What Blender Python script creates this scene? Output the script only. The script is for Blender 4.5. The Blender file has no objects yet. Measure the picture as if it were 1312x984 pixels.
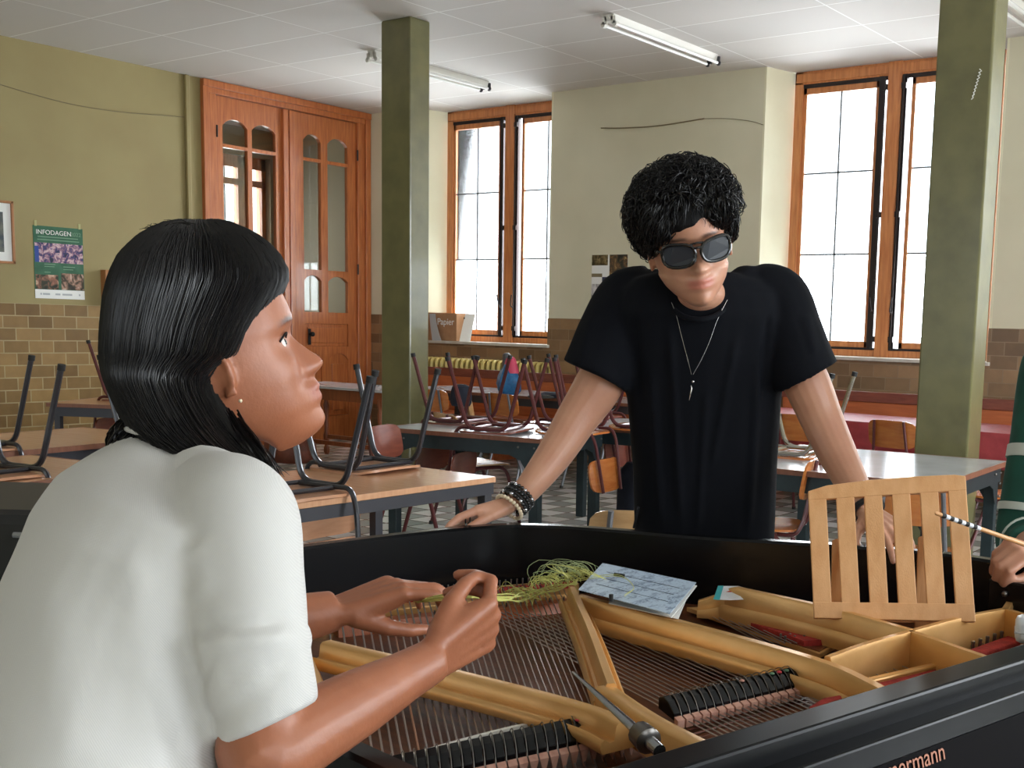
import bpy, bmesh, math, random
import numpy as np
from mathutils import Vector, Matrix, noise
random.seed(7)
rng = np.random.default_rng(5)
PI = math.pi
SC = bpy.context.scene
COL = SC.collection

# ------------------------------------------------------------ camera model (frame 1312x984)
FPX, CX, CY = 1498.4, 811.0, 610.4
CAMH = 1.42
CAMROT = Matrix.Rotation(math.radians(35.03), 3, 'Z') @ Matrix.Rotation(math.radians(90 - 7.295), 3, 'X') @ Matrix.Rotation(math.radians(1.52), 3, 'Z')
ORG = Vector((0, 0, CAMH))
def ray(x, y): return CAMROT @ Vector(((x - CX) / FPX, -(y - CY) / FPX, -1.0))
def onz(x, y, z):
    d = ray(x, y); return ORG + d * ((z - CAMH) / d.z)
def onx(x, y, X):
    d = ray(x, y); return ORG + d * (X / d.x)
def ony(x, y, Y):
    d = ray(x, y); return ORG + d * (Y / d.y)
def ond(x, y, D): return ORG + ray(x, y) * D
RC = CAMROT @ Vector((1, 0, 0)); UC = CAMROT @ Vector((0, 1, 0)); BC = CAMROT @ Vector((0, 0, 1))
def V(*a): return Vector(a)

# ------------------------------------------------------------ materials
def lin(c):
    return tuple(((v / 255) / 12.92 if v / 255 <= 0.04045 else ((v / 255 + 0.055) / 1.055) ** 2.4) for v in c) + (1.0,)
class NT:
    def __init__(s, name):
        s.m = bpy.data.materials.new(name); s.m.use_nodes = True
        s.t = s.m.node_tree; s.n = s.t.nodes; s.l = s.t.links
        s.b = s.n['Principled BSDF']
    def node(s, t, **k):
        n = s.n.new(t)
        for a, b in k.items():
            if a.startswith('i_'): n.inputs[a[2:].replace('_', ' ')].default_value = b
            else: setattr(n, a, b)
        return n
    def link(s, a, b): s.l.new(a, b)
def mat(name, c, rough=0.5, metal=0.0, c2=None, scale=8.0, bump=0.0, bscale=60, stretch=None, coat=0, sss=0, detail=4, contrast=(0.35, 0.65), spec=None):
    t = NT(name); b = t.b
    b.inputs['Base Color'].default_value = lin(c); b.inputs['Roughness'].default_value = rough; b.inputs['Metallic'].default_value = metal
    if coat: b.inputs['Coat Weight'].default_value = coat; b.inputs['Coat Roughness'].default_value = 0.08
    if spec is not None: b.inputs['Specular IOR Level'].default_value = spec
    if sss: b.inputs['Subsurface Weight'].default_value = sss; b.inputs['Subsurface Radius'].default_value = (0.012, 0.005, 0.003); b.inputs['Subsurface Scale'].default_value = 1.0
    tc = t.node('ShaderNodeTexCoord'); mp = t.node('ShaderNodeMapping'); t.link(tc.outputs['Object'], mp.inputs['Vector'])
    if stretch: mp.inputs['Scale'].default_value = stretch
    if c2 is not None:
        nz = t.node('ShaderNodeTexNoise'); nz.inputs['Scale'].default_value = scale; nz.inputs['Detail'].default_value = detail
        t.link(mp.outputs[0], nz.inputs['Vector'])
        r = t.node('ShaderNodeValToRGB'); r.color_ramp.elements[0].position, r.color_ramp.elements[1].position = contrast
        r.color_ramp.elements[0].color = lin(c); r.color_ramp.elements[1].color = lin(c2)
        t.link(nz.outputs['Fac'], r.inputs['Fac']); t.link(r.outputs['Color'], b.inputs['Base Color'])
    if bump:
        nb = t.node('ShaderNodeTexNoise'); nb.inputs['Scale'].default_value = bscale; nb.inputs['Detail'].default_value = 3
        t.link(mp.outputs[0], nb.inputs['Vector'])
        bp = t.node('ShaderNodeBump'); bp.inputs['Strength'].default_value = bump; bp.inputs['Distance'].default_value = 0.004
        t.link(nb.outputs['Fac'], bp.inputs['Height']); t.link(bp.outputs[0], b.inputs['Normal'])
    return t.m
def wood(name, c, c2, rough=0.35, stretch=(14, 14, 1.2), coat=0.0, scale=3.0):
    return mat(name, c, rough, c2=c2, scale=scale, stretch=stretch, bump=0.15, bscale=30, coat=coat, contrast=(0.3, 0.72))
def brick(name, axes, c1, c2, mortar, w, h, msz, off=0.5, rough=0.3, zoff=0.0, bias=0.0, grain=None, xoff=0.0):
    t = NT(name); b = t.b; b.inputs['Roughness'].default_value = rough
    tc = t.node('ShaderNodeTexCoord'); sp = t.node('ShaderNodeSeparateXYZ'); cb = t.node('ShaderNodeCombineXYZ')
    t.link(tc.outputs['Object'], sp.inputs[0])
    ax_ = t.node('ShaderNodeMath', operation='ADD'); ax_.inputs[1].default_value = xoff; t.link(sp.outputs[axes[0]], ax_.inputs[0]); t.link(ax_.outputs[0], cb.inputs[0])
    ad = t.node('ShaderNodeMath', operation='ADD'); ad.inputs[1].default_value = zoff
    t.link(sp.outputs[axes[1]], ad.inputs[0]); t.link(ad.outputs[0], cb.inputs[1])
    br = t.node('ShaderNodeTexBrick', offset=off, squash=1.0)
    br.inputs['Color1'].default_value = lin(c1); br.inputs['Color2'].default_value = lin(c2); br.inputs['Mortar'].default_value = lin(mortar)
    br.inputs['Scale'].default_value = 1.0; br.inputs['Brick Width'].default_value = w; br.inputs['Row Height'].default_value = h
    br.inputs['Mortar Size'].default_value = msz; br.inputs['Mortar Smooth'].default_value = 0.1; br.inputs['Bias'].default_value = bias
    t.link(cb.outputs[0], br.inputs['Vector'])
    out = br.outputs['Color']
    if grain:
        nz = t.node('ShaderNodeTexNoise'); nz.inputs['Scale'].default_value = grain[0]; nz.inputs['Detail'].default_value = 5
        t.link(tc.outputs['Object'], nz.inputs['Vector'])
        mx = t.node('ShaderNodeMix', data_type='RGBA', blend_type='MULTIPLY'); mx.inputs[0].default_value = grain[1]
        rr = t.node('ShaderNodeValToRGB'); rr.color_ramp.elements[0].color = (0.35, 0.33, 0.3, 1); rr.color_ramp.elements[0].position = 0.3; rr.color_ramp.elements[1].position = 0.7
        t.link(nz.outputs['Fac'], rr.inputs[0]); t.link(out, mx.inputs[6]); t.link(rr.outputs[0], mx.inputs[7]); out = mx.outputs[2]
    t.link(out, b.inputs['Base Color'])
    bp = t.node('ShaderNodeBump'); bp.inputs['Strength'].default_value = 0.4; bp.inputs['Distance'].default_value = 0.003; bp.invert = True
    t.link(br.outputs['Fac'], bp.inputs['Height']); t.link(bp.outputs[0], b.inputs['Normal'])
    return t.m
M = {}
M['olive'] = mat('olive_wall_paint', (156, 142, 96), 0.7, c2=(148, 132, 88), scale=1.5, bump=0.05)
M['cream'] = mat('cream_wall_paint', (216, 210, 184), 0.7, c2=(209, 203, 176), scale=1.5, bump=0.05)
M['reveal'] = mat('pale_reveal_paint', (228, 224, 196), 0.7, c2=(222, 216, 186), scale=2, bump=0.05)
M['ceil'] = brick('ceiling_panels', (0, 1), (214, 210, 204), (206, 202, 197), (240, 239, 236), 1.333, 0.6415, 0.007, off=0.0, rough=0.8, zoff=.249, xoff=.06)
M['tileL'] = brick('brown_wall_tiles_side', (1, 2), (160, 128, 80), (122, 94, 56), (176, 158, 118), 0.228, 0.112, 0.005, rough=0.3, zoff=0.083, grain=(9, 0.25))
M['tileB'] = brick('brown_wall_tiles_back', (0, 2), (164, 130, 94), (116, 90, 64), (146, 122, 96), 0.228, 0.112, 0.004, rough=0.3, zoff=0.083, grain=(9, 0.25))
M['pillar'] = mat('olive_gloss_paint', (116, 112, 74), 0.3, c2=(102, 99, 66), scale=6, bump=0.2, bscale=14, coat=0.35)
M['door'] = wood('varnished_door_wood', (196, 118, 66), (164, 88, 46), 0.3, coat=0.25)
M['winwood'] = wood('varnished_window_wood', (212, 140, 84), (180, 106, 58), 0.35, coat=0.2)
M['winmetal'] = mat('dark_window_bar', (52, 46, 46), 0.4, 0.6)
M['lead'] = mat('grey_glazing_bar', (96, 96, 98), 0.5, 0.3)
M['sill'] = mat('pale_stone_sill', (206, 200, 190), 0.3, c2=(190, 184, 172), scale=10)
M['black'] = mat('black_lacquer', (8, 9, 12), 0.26, c2=(11, 12, 15), scale=5, coat=0.05, spec=.25)
M['railblack'] = mat('black_rail_lacquer', (8, 9, 12), 0.3, c2=(11, 12, 15), scale=5, spec=.13)
M['blacksatin'] = mat('black_satin_case', (17, 17, 20), 0.42, c2=(24, 23, 26), scale=7)
M['gold'] = mat('gold_bronze_paint', (230, 182, 120), 0.36, 0.45, c2=(216, 166, 100), scale=9, bump=0.08, bscale=50)
M['sound'] = mat('soundboard_spruce', (112, 62, 34), 0.35, c2=(84, 44, 26), scale=3, stretch=(3, 30, 3), coat=0.1)
M['string'] = mat('steel_string', (176, 168, 164), 0.3, 0.9)
M['copper'] = mat('copper_wound_string', (196, 150, 124), 0.35, 0.9)
M['redfelt'] = mat('red_felt', (176, 52, 42), 0.9, c2=(140, 36, 32), scale=60, bump=0.4, bscale=200)
M['pinkfelt'] = mat('pink_felt', (206, 160, 142), 0.9, c2=(188, 138, 122), scale=80)
M['pin'] = mat('steel_pin', (120, 116, 112), 0.3, 0.9)
M['tubeblack'] = mat('dark_painted_tube', (44, 44, 50), 0.28, 0.2, coat=0.3)
M['tubered'] = mat('maroon_painted_tube', (86, 36, 38), 0.28, 0.2, coat=0.3)
M['tubechrome'] = mat('worn_chrome_tube', (176, 170, 160), 0.22, 0.95)
M['tubegrey'] = mat('grey_painted_tube', (104, 104, 108), 0.3, 0.4)
M['ply'] = wood('orange_plywood', (198, 122, 60), (178, 100, 46), 0.25, (3, 3, 18), coat=0.3)
M['plytan'] = wood('tan_plywood', (196, 146, 112), (182, 130, 96), 0.3, (3, 3, 18), coat=0.2)
M['plylight'] = wood('pale_plywood', (206, 164, 116), (190, 146, 98), 0.25, (3, 3, 18), coat=0.3)
M['plydark'] = wood('red_brown_plywood', (132, 72, 54), (112, 56, 44), 0.3, (3, 3, 18), coat=0.2)
M['tabletan'] = mat('tan_laminate', (204, 156, 120), 0.22, c2=(194, 144, 108), scale=4, stretch=(1, 12, 1))
M['tablegrey'] = mat('pale_grey_laminate', (188, 190, 194), 0.16, c2=(176, 176, 180), scale=4)
M['tableedge'] = wood('brown_table_edge', (128, 80, 58), (110, 66, 46), 0.4)
M['green'] = mat('dark_green_steel', (40, 54, 58), 0.4, 0.3, c2=(34, 46, 50), scale=12)
M['darksteel'] = mat('dark_grey_steel', (54, 54, 60), 0.4, 0.3)
M['rubber'] = mat('black_rubber', (22, 22, 22), 0.7)
M['white'] = mat('white_enamel', (228, 226, 218), 0.35)
M['tube_lamp'] = mat('unlit_lamp_glass', (240, 240, 236), 0.2)
M['radiator'] = mat('cream_radiator_enamel', (206, 184, 110), 0.35)
M['bench'] = wood('orange_bench_wood', (190, 106, 60), (168, 88, 48), 0.35, (1.2, 14, 14), coat=0.1)
M['beech'] = wood('beech_wood', (228, 174, 122), (216, 158, 104), 0.4, (20, 20, 1.6))
M['cloth_red'] = mat('red_tablecloth', (168, 62, 66), 0.5, c2=(146, 48, 54), scale=12)
M['antique'] = wood('dark_antique_wood', (150, 82, 44), (118, 60, 32), 0.35)
M['card'] = mat('brown_cardboard', (176, 132, 96), 0.8, c2=(166, 122, 86), scale=12)
M['paper'] = mat('white_paper', (236, 236, 232), 0.6)
M['greypaper'] = mat('grey_paper', (176, 180, 182), 0.6)
M['fabric_white'] = None
M['gold_letter'] = mat('copper_letter', (160, 104, 80), 0.5, 0.3)
M['fallboard'] = mat('worn_black_fallboard', (9, 6, 9), 0.5, c2=(7, 5, 7), scale=4, spec=.03)
M['cable'] = mat('old_wall_cable', (128, 114, 84), 0.6)
M['blue'] = mat('blue_nylon', (40, 110, 160), 0.5, c2=(28, 84, 130), scale=30)
M['pink'] = mat('pink_nylon', (206, 70, 100), 0.5)
M['navy'] = mat('navy_cloth', (26, 32, 48), 0.8, c2=(20, 25, 40), scale=20)
M['leather'] = mat('brown_leather', (124, 62, 40), 0.45, c2=(92, 44, 28), scale=12, bump=0.2)
M['thread'] = mat('yellow_green_nylon_thread', (206, 206, 120), 0.35)
M['thread2'] = mat('pale_green_nylon_thread', (176, 190, 140), 0.35)
M['steel'] = mat('brushed_steel', (170, 174, 180), 0.22, 0.95)
M['framewood'] = wood('picture_frame_wood', (176, 120, 72), (150, 98, 56), 0.4)
M['teal'] = mat('teal_print', (70, 170, 176), 0.4)
M['redprint'] = mat('red_print', (196, 70, 46), 0.4)
M['plasticwhite'] = mat('white_plastic', (226, 230, 236), 0.3)

def floor_mat():
    t = NT('grey_white_floor_tiles'); b = t.b; b.inputs['Roughness'].default_value = 0.2
    tc = t.node('ShaderNodeTexCoord')
    ck = t.node('ShaderNodeTexChecker'); ck.inputs['Scale'].default_value = 1 / 0.21
    ck.inputs['Color1'].default_value = lin((236, 236, 232)); ck.inputs['Color2'].default_value = lin((170, 174, 168))
    mp = t.node('ShaderNodeMapping'); mp.inputs['Scale'].default_value = (1, 1, 0); t.link(tc.outputs['Object'], mp.inputs[0]); t.link(mp.outputs[0], ck.inputs['Vector'])
    br = t.node('ShaderNodeTexBrick', offset=0.0); br.inputs['Scale'].default_value = 1; br.inputs['Brick Width'].default_value = 0.21; br.inputs['Row Height'].default_value = 0.21
    br.inputs['Mortar Size'].default_value = 0.006; br.inputs['Mortar'].default_value = lin((120, 112, 98)); t.link(mp.outputs[0], br.inputs['Vector'])
    t.link(ck.outputs['Color'], br.inputs['Color1']); t.link(ck.outputs['Color'], br.inputs['Color2'])
    nz = t.node('ShaderNodeTexNoise'); nz.inputs['Scale'].default_value = 3; t.link(tc.outputs['Object'], nz.inputs['Vector'])
    mx = t.node('ShaderNodeMix', data_type='RGBA', blend_type='MULTIPLY'); mx.inputs[0].default_value = 0.2
    t.link(br.outputs['Color'], mx.inputs[6]); t.link(nz.outputs['Color'], mx.inputs[7])
    t.link(mx.outputs[2], b.inputs['Base Color'])
    return t.m
M['floor'] = floor_mat()
def glass_mat(name, tint=(0.97, 0.98, 0.98), refl=0.08, frost=0.0):
    t = NT(name); t.n.remove(t.b)
    o = t.n['Material Output']; tr = t.node('ShaderNodeBsdfTransparent'); tr.inputs[0].default_value = (*tint, 1)
    gl = t.node('ShaderNodeBsdfGlossy'); gl.inputs['Roughness'].default_value = 0.03
    mx = t.node('ShaderNodeMixShader'); fr = t.node('ShaderNodeFresnel'); fr.inputs[0].default_value = 1.45
    t.link(fr.outputs[0], mx.inputs[0]); t.link(tr.outputs[0], mx.inputs[1]); t.link(gl.outputs[0], mx.inputs[2])
    out = mx.outputs[0]
    if frost:
        tl = t.node('ShaderNodeBsdfTranslucent'); tl.inputs[0].default_value = (0.9, 0.95, 0.97, 1)
        nz = t.node('ShaderNodeTexNoise'); nz.inputs['Scale'].default_value = 90
        tc = t.node('ShaderNodeTexCoord'); t.link(tc.outputs['Object'], nz.inputs[0])
        ma = t.node('ShaderNodeMath', operation='MULTIPLY'); ma.inputs[1].default_value = frost * 2; t.link(nz.outputs['Fac'], ma.inputs[0])
        m2 = t.node('ShaderNodeMixShader'); t.link(ma.outputs[0], m2.inputs[0]); t.link(out, m2.inputs[1]); t.link(tl.outputs[0], m2.inputs[2]); out = m2.outputs[0]
    t.link(out, o.inputs['Surface'])
    return t.m
M['glass'] = glass_mat('clear_window_glass')
M['frost'] = glass_mat('frosted_window_glass', frost=0.3)
M['doorglass'] = glass_mat('door_glass', tint=(0.93, 0.93, 0.9))
def lens_mat():
    t = NT('dark_sunglass_lens'); b = t.b; b.inputs['Base Color'].default_value = lin((46, 50, 58)); b.inputs['Roughness'].default_value = 0.3
    b.inputs['Coat Weight'].default_value = 0.1
    return t.m
M['lens'] = lens_mat()
def skin_mat(name, c, c2, lip, brow):
    t = NT(name); b = t.b; b.inputs['Roughness'].default_value = 0.42
    b.inputs['Subsurface Weight'].default_value = 0.12; b.inputs['Subsurface Radius'].default_value = (0.010, 0.004, 0.002); b.inputs['Subsurface Scale'].default_value = 1.0
    tc = t.node('ShaderNodeTexCoord'); nz = t.node('ShaderNodeTexNoise'); nz.inputs['Scale'].default_value = 14; nz.inputs['Detail'].default_value = 4
    t.link(tc.outputs['Object'], nz.inputs[0]); r = t.node('ShaderNodeValToRGB'); r.color_ramp.elements[0].position = .3; r.color_ramp.elements[1].position = .7
    r.color_ramp.elements[0].color = lin(c); r.color_ramp.elements[1].color = lin(c2); t.link(nz.outputs[0], r.inputs[0])
    at = t.node('ShaderNodeAttribute', attribute_name='tint'); sp = t.node('ShaderNodeSeparateColor'); t.link(at.outputs['Color'], sp.inputs[0])
    m1 = t.node('ShaderNodeMix', data_type='RGBA'); m1.inputs[7].default_value = lin(lip); t.link(sp.outputs[0], m1.inputs[0]); t.link(r.outputs[0], m1.inputs[6])
    m2 = t.node('ShaderNodeMix', data_type='RGBA'); m2.inputs[7].default_value = lin(brow); t.link(sp.outputs[1], m2.inputs[0]); t.link(m1.outputs[2], m2.inputs[6])
    t.link(m2.outputs[2], b.inputs['Base Color'])
    nb = t.node('ShaderNodeTexNoise'); nb.inputs['Scale'].default_value = 220; t.link(tc.outputs['Object'], nb.inputs[0])
    bp = t.node('ShaderNodeBump'); bp.inputs['Strength'].default_value = 0.12; bp.inputs['Distance'].default_value = 0.002; t.link(nb.outputs[0], bp.inputs['Height']); t.link(bp.outputs[0], b.inputs['Normal'])
    return t.m
M['skinW'] = skin_mat('tan_skin', (168, 106, 76), (154, 94, 66), (156, 84, 70), (40, 28, 26))
M['skinM'] = skin_mat('fair_skin', (206, 154, 126), (196, 140, 114), (190, 96, 88), (48, 34, 30))
M['hair'] = mat('black_hair', (11, 10, 12), 0.38, c2=(19, 16, 16), scale=20, stretch=(6, 6, 1), spec=0.35)
M['hair2'] = mat('black_hair_base', (9, 8, 10), 0.6, c2=(14, 13, 14), scale=30, spec=.2)
def cloth(name, c, c2, wscale, bumps, rough=0.85):
    t = NT(name); b = t.b; b.inputs['Roughness'].default_value = rough; b.inputs['Specular IOR Level'].default_value = 0.2
    tc = t.node('ShaderNodeTexCoord'); w = t.node('ShaderNodeTexWave', wave_type='BANDS', bands_direction='DIAGONAL'); w.inputs['Scale'].default_value = wscale
    w.inputs['Distortion'].default_value = 1.5; t.link(tc.outputs['Object'], w.inputs[0])
    r = t.node('ShaderNodeMix', data_type='RGBA'); r.inputs[6].default_value = lin(c); r.inputs[7].default_value = lin(c2); t.link(w.outputs['Fac'], r.inputs[0]); t.link(r.outputs[2], b.inputs['Base Color'])
    bp = t.node('ShaderNodeBump'); bp.inputs['Strength'].default_value = bumps; bp.inputs['Distance'].default_value = 0.002; t.link(w.outputs['Fac'], bp.inputs['Height']); t.link(bp.outputs[0], b.inputs['Normal'])
    return t.m
M['shirtwhite'] = cloth('white_waffle_knit', (212, 210, 207), (204, 202, 199), 260, 0.12)
M['shirtblack'] = cloth('black_cotton', (10, 13, 22), (7, 9, 16), 160, 0.1)
M['jeans'] = mat('black_denim', (16, 18, 24), 0.8, c2=(24, 26, 34), scale=40)
M['navypants'] = mat('dark_navy_trousers', (34, 38, 52), 0.8, c2=(28, 32, 44), scale=40)
M['beadblack'] = mat('black_bead', (20, 19, 20), 0.2, coat=0.5)
M['beadcream'] = mat('cream_bead', (226, 208, 178), 0.3)
M['silver'] = mat('silver', (214, 214, 218), 0.2, 0.95)

# ------------------------------------------------------------ mesh builder
class MB:
    def __init__(s): s.v = []; s.f = []
    def add(s, vs, fs):
        o = len(s.v); s.v += [Vector(p) for p in vs]; s.f += [tuple(i + o for i in f) for f in fs]; return s
    def box(s, c, size, rot=None):
        h = Vector(size) / 2; c = Vector(c); vs = []
        for x in (-1, 1):
            for y in (-1, 1):
                for z in (-1, 1):
                    p = Vector((x * h.x, y * h.y, z * h.z)); vs.append(c + (rot @ p if rot is not None else p))
        return s.add(vs, [(0, 1, 3, 2), (4, 6, 7, 5), (0, 4, 5, 1), (2, 3, 7, 6), (0, 2, 6, 4), (1, 5, 7, 3)])
    def span(s, a, b):  # axis aligned box between corners
        a = Vector(a); b = Vector(b); return s.box((a + b) / 2, [abs(b[i] - a[i]) for i in range(3)])
    def loft(s, rings, closed=True, cap=True):
        n = len(rings[0]); vs = [p for r in rings for p in r]; fs = []
        for i in range(len(rings) - 1):
            for j in range(n if closed else n - 1):
                k = (j + 1) % n
                fs.append((i * n + j, i * n + k, (i + 1) * n + k, (i + 1) * n + j))
        if cap and closed:
            fs.append(tuple(reversed(range(n)))); fs.append(tuple((len(rings) - 1) * n + j for j in range(n)))
        return s.add(vs, fs)
    def tube(s, pts, r, n=8, cap=True, flat=1.0, up=None):
        pts = [Vector(p) for p in pts]; rs = r if hasattr(r, '__len__') else [r] * len(pts)
        rings = []; t0 = (pts[1] - pts[0]).normalized()
        u = Vector(up) if up is not None else (Vector((0, 0, 1)) if abs(t0.z) < 0.9 else Vector((1, 0, 0)))
        for i, p in enumerate(pts):
            t = (pts[min(i + 1, len(pts) - 1)] - pts[max(i - 1, 0)])
            t = t.normalized() if t.length > 1e-9 else t0
            w = t.cross(u); w = w.normalized() if w.length > 1e-6 else t.orthogonal().normalized()
            u = w.cross(t).normalized()
            rings.append([p + (w * math.cos(2 * PI * k / n) + u * math.sin(2 * PI * k / n) * flat) * rs[i] for k in range(n)])
        return s.loft(rings, cap=cap)
    def cyl(s, a, b, r, r2=None, n=16): return s.tube([a, b], [r, r if r2 is None else r2], n)
    def ball(s, c, r, n=12, m=8, scale=(1, 1, 1), rot=None):
        c = Vector(c); rings = []
        for i in range(1, m):
            a = PI * i / m
            ring = []
            for k in range(n):
                p = Vector((math.sin(a) * math.cos(2 * PI * k / n) * r * scale[0], math.sin(a) * math.sin(2 * PI * k / n) * r * scale[1], -math.cos(a) * r * scale[2]))
                ring.append(c + (rot @ p if rot is not None else p))
            rings.append(ring)
        return s.loft(rings)
    def cap(s, a, b, ra, rb, n=14, m=5):  # tapered capsule
        a = Vector(a); b = Vector(b); t = (b - a); L = t.length; t = t.normalized()
        w = t.orthogonal().normalized(); u = t.cross(w); rings = []
        prof = [(-ra * math.cos(q), ra * math.sin(q)) for q in [PI / 2 * (i + .35) / m for i in range(m)]] + [(0, ra), (L * .5, (ra + rb) / 2)] + [(L, rb)] + [(L + rb * math.sin(q), rb * math.cos(q)) for q in [PI / 2 * (i + .65) / m for i in range(m)]]
        for d, r in prof: rings.append([a + t * d + (w * math.cos(2 * PI * k / n) + u * math.sin(2 * PI * k / n)) * r for k in range(n)])
        return s.loft(rings)
    def prism(s, poly, z0, z1):
        return s.loft([[Vector((p[0], p[1], z0)) for p in poly], [Vector((p[0], p[1], z1)) for p in poly]])
    def plate(s, pts, nrm, t):  # flat polygon with thickness
        nrm = Vector(nrm); pts = [Vector(p) for p in pts]; return s.loft([pts, [p + nrm * t for p in pts]])
    def lathe(s, c, prof, n=16):
        c = Vector(c); return s.loft([[c + Vector((r * math.cos(2 * PI * k / n), r * math.sin(2 * PI * k / n), z)) for k in range(n)] for r, z in prof])
    def build(s, name, m, parent=None, smooth=True, bevel=0.0, ang=40):
        off = parent['_o'] if parent is not None and '_o' in parent else (0, 0, 0)
        off = Vector(off)
        me = bpy.data.meshes.new(name); me.from_pydata([p - off for p in s.v], [], s.f)
        bm = bmesh.new(); bm.from_mesh(me); bmesh.ops.recalc_face_normals(bm, faces=bm.faces); bm.to_mesh(me); bm.free()
        me.materials.append(m if not isinstance(m, str) else M[m])
        o = bpy.data.objects.new(name, me); COL.objects.link(o)
        if smooth:
            me.polygons.foreach_set('use_smooth', [True] * len(me.polygons)); me.update()
            try: me.set_sharp_from_angle(angle=math.radians(ang))
            except Exception: pass
        if bevel:
            b = o.modifiers.new('bevel', 'BEVEL'); b.width = bevel; b.segments = 2; b.limit_method = 'ANGLE'; b.angle_limit = 0.7
        if parent is not None:
            o.parent = parent
            if '_o' in parent: o['_o'] = parent['_o']
        return o
def tag(o, label=None, cat=None, group=None, kind=None):
    if label: o['label'] = label
    if cat: o['category'] = cat
    if group: o['group'] = group
    if kind: o['kind'] = kind
    return o
def thing(name, label, cat, loc=(0, 0, 0), group=None):
    o = bpy.data.objects.new(name, None); o.empty_display_size = 0.05; COL.objects.link(o)
    o.location = loc; o['_o'] = [float(v) for v in loc]
    return tag(o, label, cat, group)
def local_thing(name, label, cat, group=None):
    return thing(name, label, cat, (0, 0, 0), group)
def children(o): return [c for c in bpy.data.objects if c.parent == o]
def copy_tree(o, parent=None):
    c = o.copy(); COL.objects.link(c)
    if parent is not None: c.parent = parent
    for ch in KIDS.get(o.name, []) if False else children(o): copy_tree(ch, c)
    return c
KIDS = {}
def struct(mb, name, m, **k):
    o = mb.build(name, m, **k); o['kind'] = 'structure'; return o
def arc(c, a, b, a0, a1, n): return [Vector(c) + Vector(a) * math.cos(a0 + (a1 - a0) * i / n) + Vector(b) * math.sin(a0 + (a1 - a0) * i / n) for i in range(n + 1)]
def fillet(pts, r, n=5):
    pts = [Vector(p) for p in pts]; out = [pts[0]]
    for i in range(1, len(pts) - 1):
        a, b, c = pts[i - 1], pts[i], pts[i + 1]; d1 = (a - b); d2 = (c - b); q = min(r, d1.length * .45, d2.length * .45)
        p0 = b + d1.normalized() * q; p1 = b + d2.normalized() * q
        for k in range(n + 1):
            t = k / n; out.append(p0 * (1 - t) ** 2 + b * 2 * t * (1 - t) + p1 * t * t)
    out.append(pts[-1]); return out
def catmull(pts, n=6):
    pts = [Vector(p) for p in pts]; P = [pts[0] * 2 - pts[1]] + pts + [pts[-1] * 2 - pts[-2]]; out = []
    for i in range(1, len(P) - 2):
        for k in range(n):
            t = k / n; a, b, c, d = P[i - 1], P[i], P[i + 1], P[i + 2]
            out.append(0.5 * ((2 * b) + (c - a) * t + (2 * a - 5 * b + 4 * c - d) * t * t + (3 * b - a - 3 * c + d) * t ** 3))
    out.append(pts[-1]); return out
def text_obj(s, name, m, loc, right, up, size, parent=None, depth=0.0006, align='LEFT', font_space=1.0):
    cu = bpy.data.curves.new(name, 'FONT'); cu.body = s; cu.size = size; cu.extrude = depth; cu.align_x = align; cu.space_character = font_space
    o = bpy.data.objects.new(name, cu); COL.objects.link(o)
    r = Vector(right).normalized(); u = Vector(up).normalized(); n = r.cross(u)
    dg = bpy.context.evaluated_depsgraph_get(); me = bpy.data.meshes.new_from_object(o.evaluated_get(dg)); bpy.data.objects.remove(o)
    R = Matrix((r, u, n)).transposed(); off = Vector(parent['_o']) if parent is not None and '_o' in parent else Vector((0, 0, 0))
    for v in me.vertices: v.co = R @ v.co + Vector(loc) - off
    me.materials.clear(); me.materials.append(M[m]); o = bpy.data.objects.new(name, me); COL.objects.link(o)
    if parent is not None: o.parent = parent
    return o
# ============================================================ ROOM
LX, BY, CZ = -10.68, 9.67, 3.796
RX, FY = 4.2, -4.2
def wall_grid(mb, axis, c0, c1, u0, u1, z0, z1, holes):
    """wall slab with rectangular holes; axis 'x' -> slab spans y, c = x range"""
    us = sorted({u0, u1, *[h[0] for h in holes], *[h[1] for h in holes]}); zs = sorted({z0, z1, *[h[2] for h in holes], *[h[3] for h in holes]})
    for i in range(len(us) - 1):
        for j in range(len(zs) - 1):
            um, zm = (us[i] + us[i + 1]) / 2, (zs[j] + zs[j + 1]) / 2
            if any(h[0] < um < h[1] and h[2] < zm < h[3] for h in holes): continue
            if axis == 'x': mb.span((c0, us[i], zs[j]), (c1, us[i + 1], zs[j + 1]))
            else: mb.span((us[i], c0, zs[j]), (us[i + 1], c1, zs[j + 1]))
    return mb
W1 = (-9.86, -7.925); W2 = (-5.41, -3.22); W3 = (-1.0, 0.95)
SILL = 1.205
struct(wall_grid(MB(), 'x', LX - 0.3, LX, FY, BY + .45, 0, CZ, [(7.43, 9.665, 0, CZ - .01)]), 'wall_left', 'olive', smooth=False)
struct(wall_grid(MB(), 'y', BY, BY + 0.45, LX - .3, RX + .3, 0, CZ, [(a, b, SILL, CZ) for a, b in (W1, W2, W3)]), 'wall_back', 'cream', smooth=False)
struct(wall_grid(MB(), 'y', FY - .3, FY, LX - .3, RX + .3, 0, CZ, [(-9.2, -7.4, .9, 3.5), (-6.2, -4.4, .9, 3.5)]), 'wall_front', 'cream', smooth=False)
struct(wall_grid(MB(), 'x', RX, RX + .3, FY, BY + .45, 0, CZ, [(-2.6, -.6, .9, 3.5), (1.0, 3.2, .9, 3.5), (4.8, 7.0, .9, 3.5)]), 'wall_right', 'cream', smooth=False)
struct(MB().span((LX - 3.3, FY - .3, -.1), (RX + .3, BY + .45, 0)), 'floor', 'floor', smooth=False)
struct(MB().span((LX - 3.3, FY - .3, CZ), (RX + .3, BY + .46, CZ + .1)), 'ceiling', 'ceil', smooth=False)
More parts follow.
